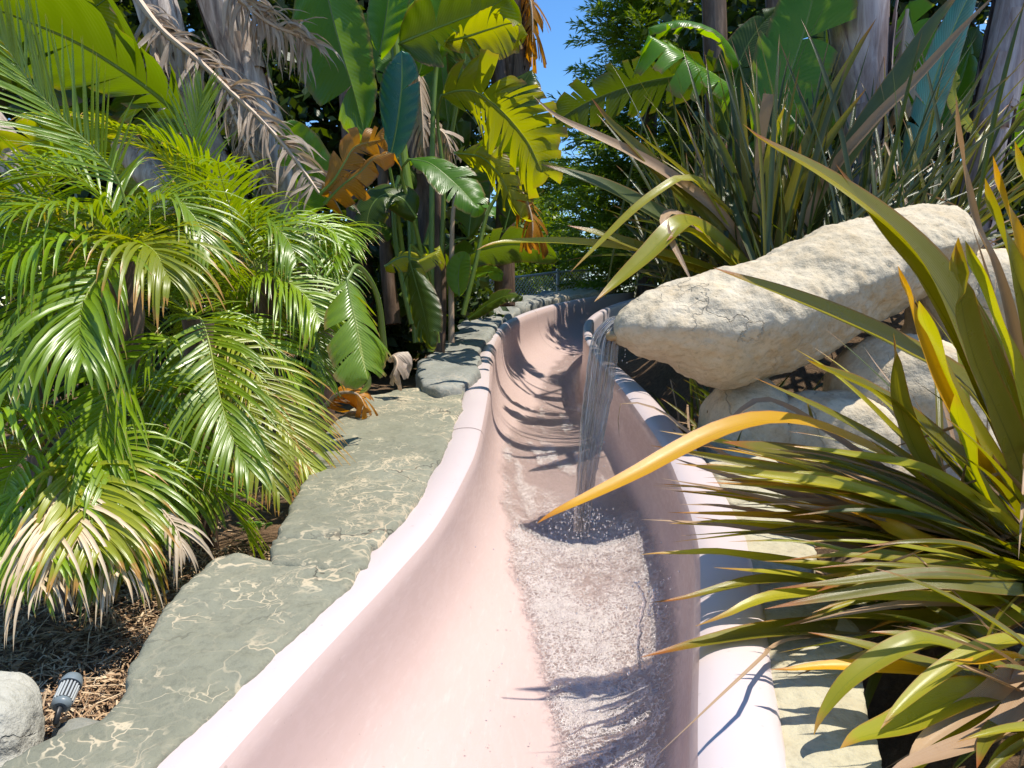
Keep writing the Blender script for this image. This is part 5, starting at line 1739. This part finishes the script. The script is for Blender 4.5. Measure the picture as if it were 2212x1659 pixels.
# ------------------------------------------------------------------ trees behind
def conifer(x, y, h, rad, seed, label):
    r = np.random.default_rng(seed)
    z0 = float(ground_z(x, y)) - .2
    root = thing('conifer', label, 'tree', (x, y, z0), 'conifers beyond the fence')
    m = MB()
    tube(m, np.array([[x, y, z0 + h * q] for q in np.linspace(0, 1, 12)]), np.linspace(.22, .02, 12), 10)
    m.build('trunk', M['wood'], root, root.location)
    m = MB()
    quads = []
    nb = int(h * 32)
    for k in range(nb):
        q = (k + r.random()) / nb
        zz = z0 + h * (.04 + .95 * q)
        L = rad * (1 - q) ** .8 * r.uniform(.7, 1.1) + .1
        a = r.uniform(0, 6.28)
        C = arc((x, y, zz), a, R(r.uniform(-5, 25)), L, r.uniform(-.2, .7), 14)
        T = nrmz(np.gradient(C, axis=0))
        S = nrmz(np.cross(T, [0, 0, 1.0]))
        for j in range(2, 14):
            for sg in (-1, 1):
                for w_ in range(2):
                    tw = L * .30 * (1 - j / 18) * r.uniform(.6, 1.2) + .08
                    d = nrmz(T[j] * r.uniform(.5, 1.0) + S[j] * sg * r.uniform(.5, 1) + np.array([0, 0, r.normal(-.1, .25)]))
                    nseg = max(2, int(tw / .075))
                    for s in range(nseg):
                        p = C[j] + d * tw * (s + .5) / nseg
                        for e in range(2):
                            dd = nrmz(d + r.normal(0, .28, 3))
                            ss = nrmz(np.cross(dd, r.normal(0, 1, 3)))
                            l_, w2 = r.uniform(.09, .16), r.uniform(.010, .017)
                            quads.append([p - dd * l_ * .3, p + ss * w2 + dd * l_ * .3, p + dd * l_, p - ss * w2 + dd * l_ * .3])
    Q = np.array(quads)
    m.v.append(Q.reshape(-1, 3))
    m.uv.append(np.tile([[.5, 0], [1, .5], [.5, .8], [0, .5]], (len(Q), 1)))
    m.f.append(np.arange(len(Q) * 4).reshape(-1, 4))
    m.n = len(Q) * 4
    m.build('crown', M['conifer'], root, root.location, smooth=False)
    return root


def spot(xpx, d):
    p = P(xpx, 660, d)
    return p[0], p[1]


for xx, d, h, rad, sd_, lab in [(1395, 15.0, 11.5, 2.3, 1, 'tall bright green conifer filling the gap right of the strip of sky'), (1560, 19.0, 12.0, 3.0, 2, 'conifer farther back, behind the giant leaves on the right'),
                               (1150, 20.5, 5.6, 2.0, 3, 'short conifer under the strip of sky, left of the tall one')]:
    X, Y = spot(xx, d)
    conifer(X, Y, h, rad, sd_, lab)


def leafy(name, label, cat_, c, r3, nleaf, size, seed, mat='bush', group=None, trunk=True, clumps=30):
    r = np.random.default_rng(seed)
    c = np.asarray(c, float)
    z0 = float(ground_z(c[0], c[1])) - .1
    root = thing(name, label, cat_, (c[0], c[1], z0), group)
    if trunk:
        m = MB()
        tube(m, np.array([[c[0] + .1 * math.sin(q * 3), c[1], z0 + (c[2] - z0) * q] for q in np.linspace(0, 1, 8)]), np.linspace(.16, .06, 8) * max(.25, r3[2] / 3), 8)
        for k in range(6):
            a = r.uniform(0, 6.28)
            tube(m, arc((c[0], c[1], z0 + (c[2] - z0) * r.uniform(.4, .9)), a, R(r.uniform(20, 60)), r3[0] * .8, .3, 8), np.linspace(.05, .012, 8) * max(.3, r3[2] / 3), 6)
        m.build('trunk', M['wood'], root, root.location)
    cl = r.normal(0, 1, (clumps, 3))
    cl = nrmz(cl) * (r.uniform(.25, 1.0, (clumps, 1)) ** .5)
    k = r.integers(0, clumps, nleaf)
    P0 = cl[k] + r.normal(0, .17, (nleaf, 3))
    P0 = c + P0 * np.asarray(r3)
    P0[:, 2] = np.maximum(P0[:, 2], z0 + .1)
    D = nrmz(r.normal(0, 1, (nleaf, 3)) + [0, 0, -.3])
    Sx = nrmz(np.cross(D, r.normal(0, 1, (nleaf, 3))))
    l_ = r.uniform(.6, 1.3, (nleaf, 1)) * size
    w_ = l_ * r.uniform(.22, .34, (nleaf, 1))
    Q = np.stack([P0, P0 + D * l_ * .45 + Sx * w_, P0 + D * l_, P0 + D * l_ * .45 - Sx * w_], 1)
    m = MB()
    m.v.append(Q.reshape(-1, 3))
    m.uv.append(np.tile([[.5, 0], [1, .45], [.5, .9], [0, .45]], (nleaf, 1)))
    m.f.append(np.arange(nleaf * 4).reshape(-1, 4))
    m.n = nleaf * 4
    m.build('crown', M[mat], root, root.location, smooth=False)
    return root


GT = 'leafy trees behind the garden'
for xx, yy, d, r3, n, sz, sd_, lab in [
    (120, 150, 9.5, (2.6, 1.6, 3.2), 15000, .20, 41, 'dense dark tree behind the left palms'),
    (540, 120, 11.5, (2.6, 1.8, 3.6), 15000, .22, 42, 'dense dark tree behind the leaning grey trunks'),
    (880, 200, 12.5, (1.7, 1.6, 3.6), 13000, .22, 43, 'dense dark tree behind the central clump'),
    (1760, 100, 11.5, (2.0, 1.6, 3.6), 13000, .22, 44, 'dense dark tree behind the broad shaded leaf on the right'),
    (2200, 100, 10.5, (2.4, 1.8, 3.4), 14000, .20, 45, 'dense dark tree behind the upper right corner'),
]:
    leafy('tree', lab, 'tree', P(xx, yy, d), r3, n, sz, sd_, 'tree_leaf_shade', GT, clumps=60)
GSH = 'shrubs beyond the chain link fence'
for xx, yy, d, r3, n, sz, sd_, lab in [
    (1090, 600, 17.5, (1.1, .9, .9), 4200, .10, 51, 'sunlit shrub behind the left panel of the chain link fence'),
    (1195, 560, 18.5, (1.0, .9, 1.1), 4200, .10, 52, 'pale green shrub right behind the fence post'),
    (1300, 600, 17.8, (1.2, .9, .8), 4200, .10, 53, 'bright shrub behind the right panel of the chain link fence'),
    (1240, 470, 21, (1.6, 1.0, 1.8), 5200, .12, 54, 'shaded shrub under the conifer beyond the fence'),
    (1000, 560, 17, (1.6, 1.0, 1.5), 4200, .12, 55, 'dark shrub at the left end of the fence'),
    (1450, 560, 16, (1.8, 1.0, 1.6), 5200, .12, 56, 'dark shrub at the right end of the fence'),
]:
    leafy('shrub', lab, 'shrub', P(xx, yy, d), r3, n, sz, sd_, 'bush' if sd_ < 54 else 'bush', GSH, clumps=18)
GLW = 'low shrubs under the palms and giant leaves'
for xx, yy, d, r3, n, sz, sd_, lab in [
    (300, 640, 6.4, (1.4, .8, .9), 3800, .14, 61, 'dark low shrub behind the leftmost palms'),
    (760, 640, 7.6, (1.2, .8, 1.0), 3800, .14, 62, 'dark low shrub left of the central stalks'),
    (890, 620, 9.8, (1.0, .8, 1.0), 3800, .14, 63, 'dark low shrub behind the central stalks'),
    (1750, 560, 8.5, (1.8, .8, 1.2), 4200, .14, 64, 'dark low shrub behind the big flax'),
    (2150, 560, 8.0, (1.6, .8, 1.4), 4200, .14, 65, 'dark low shrub behind the flax at the right edge'),
]:
    leafy('shrub', lab, 'shrub', P(xx, yy, d), r3, n, sz, sd_, 'tree_leaf_shade', GLW, clumps=20)

# ------------------------------------------------------------------ chain link fence
FD = 15.6
fpost = P(1204, 660, FD)
fen = thing('chain_link_fence', 'galvanised chain link fence with a corner post beyond the top of the slide', 'fence', fpost)
zt = P(1204, 588, FD)[2]
zb = zt - 1.25


def vert(xx, d, z):
    p = P(xx, 660, d)
    return np.array([p[0], p[1], z])


m = MB()
tube(m, np.array([vert(1204, FD, zb - .1), vert(1204, FD, zt + .03)]), .035, 10)
drop_c = vert(1204, FD, zt + .04)
drop(drop_c, .045, .7, 6)
m.build('post', M['steel'], fen, fen.location)
ends = [(vert(900, FD - 2.4, zt - .42), vert(1204, FD, zt)), (vert(1204, FD, zt), vert(1500, FD + 2.8, zt + .35))]
for a, b_ in ends:
    m = MB()
    tube(m, np.array([a, b_]), .022, 8)
    m.build('rail', M['steel'], fen, fen.location)
    m = MB()
    L = np.linalg.norm((b_ - a)[:2])
    hgt = 1.2
    cell = .085
    ux = (b_ - a) / L
    nk = int((L + hgt) / cell)
    for sg in (1, -1):
        for k in range(nk + 1):
            s0 = k * cell - (hgt if sg > 0 else 0)
            lo, hi = (s0, s0 + hgt) if sg > 0 else (s0, s0 - hgt)
            p0, p1 = np.array([lo, 0.0]), np.array([hi, hgt])
            # clip to the panel
            d = p1 - p0
            ts = [0.0, 1.0]
            if d[0] != 0:
                t0, t1 = sorted(((0 - p0[0]) / d[0], (L - p0[0]) / d[0]))
                ts = [max(0, t0), min(1, t1)]
            if ts[1] - ts[0] < .03:
                continue
            q0, q1 = p0 + d * ts[0], p0 + d * ts[1]
            w0 = a + ux * q0[0] + np.array([0, 0, q0[1] - hgt])
            w1 = a + ux * q1[0] + np.array([0, 0, q1[1] - hgt])
            tube(m, np.array([w0, w1]), .0055, 4)
    m.build('wire_mesh', M['steel'], fen, fen.location)

# ------------------------------------------------------------------ garden spotlight, litter, weeds
lp = PL(150, 1490, -.34)
gl_ = thing('garden_spotlight', 'small grey finned garden spotlight lying in the straw litter', 'lamp', lp)
ax = nrmz(np.array([.22, .75, .62]))            # hood end points up and away
c0 = P(138, 1510, 1.98)
c1 = P(160, 1462, 2.05)
ax = nrmz(c1 - c0)
L = .085
rd = .025
m = MB()
# hooded cap
zq = np.array([0, .004, .016, .028, .036, .040])
rq = np.array([rd * 1.18, rd * 1.2, rd * 1.12, rd * .95, rd * .6, .0005])
tube(m, c0 + ax * .045 + ax * zq[:, None], rq, 24)
tube(m, c0 + ax * .045 + ax * np.array([[0], [.001]]), [rd * 1.18, .002], 24)
m.build('hood', M['lamp'], gl_, gl_.location)
m = MB()
tube(m, c0 - ax * .012 + ax * np.linspace(0, .056, 6)[:, None], rd * .82, 24)
m.build('body', M['black'], gl_, gl_.location)
S_ = nrmz(np.cross(ax, [0, 0, 1.0]))
N_ = np.cross(S_, ax)
for k in range(16):
    a = 2 * math.pi * k / 16
    o_ = math.cos(a) * S_ + math.sin(a) * N_
    t_ = -math.sin(a) * S_ + math.cos(a) * N_
    m = MB()
    C = c0 + ax * np.linspace(-.010, .043, 6)[:, None] + o_ * rd * .92
    tube(m, C, .0030, 6)
    m.build('fin', M['lens'], gl_, gl_.location)
m = MB()
tube(m, c0 - ax * .03 + ax * np.linspace(0, .02, 4)[:, None], [rd * .7, rd * 1.0, rd * 1.0, rd * .95], 24)
tube(m, c0 - ax * .03 + ax * np.array([[0], [.0005]]), [rd * .7, .001], 24)
m.build('collar', M['lamp'], gl_, gl_.location)
m = MB()
tube(m, cat(np.array([c0 - ax * .028, c0 - ax * .06 + [0, 0, -.02], lp + [0, 0, -.08]]), 10), .008, 8)
m.build('stake', M['black'], gl_, gl_.location)

r_ = np.random.default_rng(77)
m = MB()
quads = []
n = 0
while n < 13000:
    X = r_.uniform(-3.2, -.55) if n % 3 == 0 else r_.uniform(-1.9, -.6)
    Y = r_.uniform(1.0, 5.0) if n % 3 == 0 else r_.uniform(1.2, 3.2)
    if slide_dist(np.array(X), np.array(Y)) < .66:
        continue
    Z = float(ground_z(X, Y)) + .028 + abs(r_.normal(0, .012))
    a = r_.uniform(0, 6.28)
    el = r_.normal(0, .25)
    d = np.array([math.cos(a) * math.cos(el), math.sin(a) * math.cos(el), math.sin(el)])
    s = nrmz(np.cross(d, [r_.normal(0, .3), r_.normal(0, .3), 1.0]))
    l_, w_ = r_.uniform(.012, .05), r_.uniform(.0012, .0035)
    if r_.random() < .06:
        l_, w_ = r_.uniform(.06, .16), .0022
    if r_.random() < .05:
        l_, w_ = r_.uniform(.02, .04), r_.uniform(.006, .012)
    p = np.array([X, Y, Z])
    up = np.array([0, 0, .012 * l_ / .05])
    quads.append([p - d * l_ - s * w_, p - d * l_ + s * w_, p + s * w_ + up, p - s * w_ + up])
    quads.append([p - s * w_ + up, p + s * w_ + up, p + d * l_ + s * w_ * .3, p + d * l_ - s * w_ * .3])
    n += 1
Q = np.array(quads)
m.v.append(Q.reshape(-1, 3))
m.uv.append(np.zeros((len(Q) * 4, 2)))
m.f.append(np.arange(len(Q) * 4).reshape(-1, 4))
m.n = len(Q) * 4
lt = m.build('straw_litter', M['straw'], smooth=False)
tag(lt, 'dry straw and leaf litter scattered on the soil left of the slide', 'litter', None, 'stuff')

# small weed in the gap by the slab
wp = PL(545, 1150, -.32)
wd_ = thing('weed', 'small bright green weed in the dark gap beside the slabs', 'plant', wp)
m = MB()
for k in range(26):
    a = r_.uniform(0, 6.28)
    b0 = wp + np.array([r_.normal(0, .03), r_.normal(0, .03), .02])
    blade(m, arc(b0, a, R(r_.uniform(20, 80)), r_.uniform(.03, .06), 1.2, 6), .018, nrmz(np.array([0, -.3, 1.0])), .2, None, lambda t: np.sin(np.pi * np.clip(t, .05, .98)) + .02)
m.build('foliage', M['weed'], wd_, wd_.location)
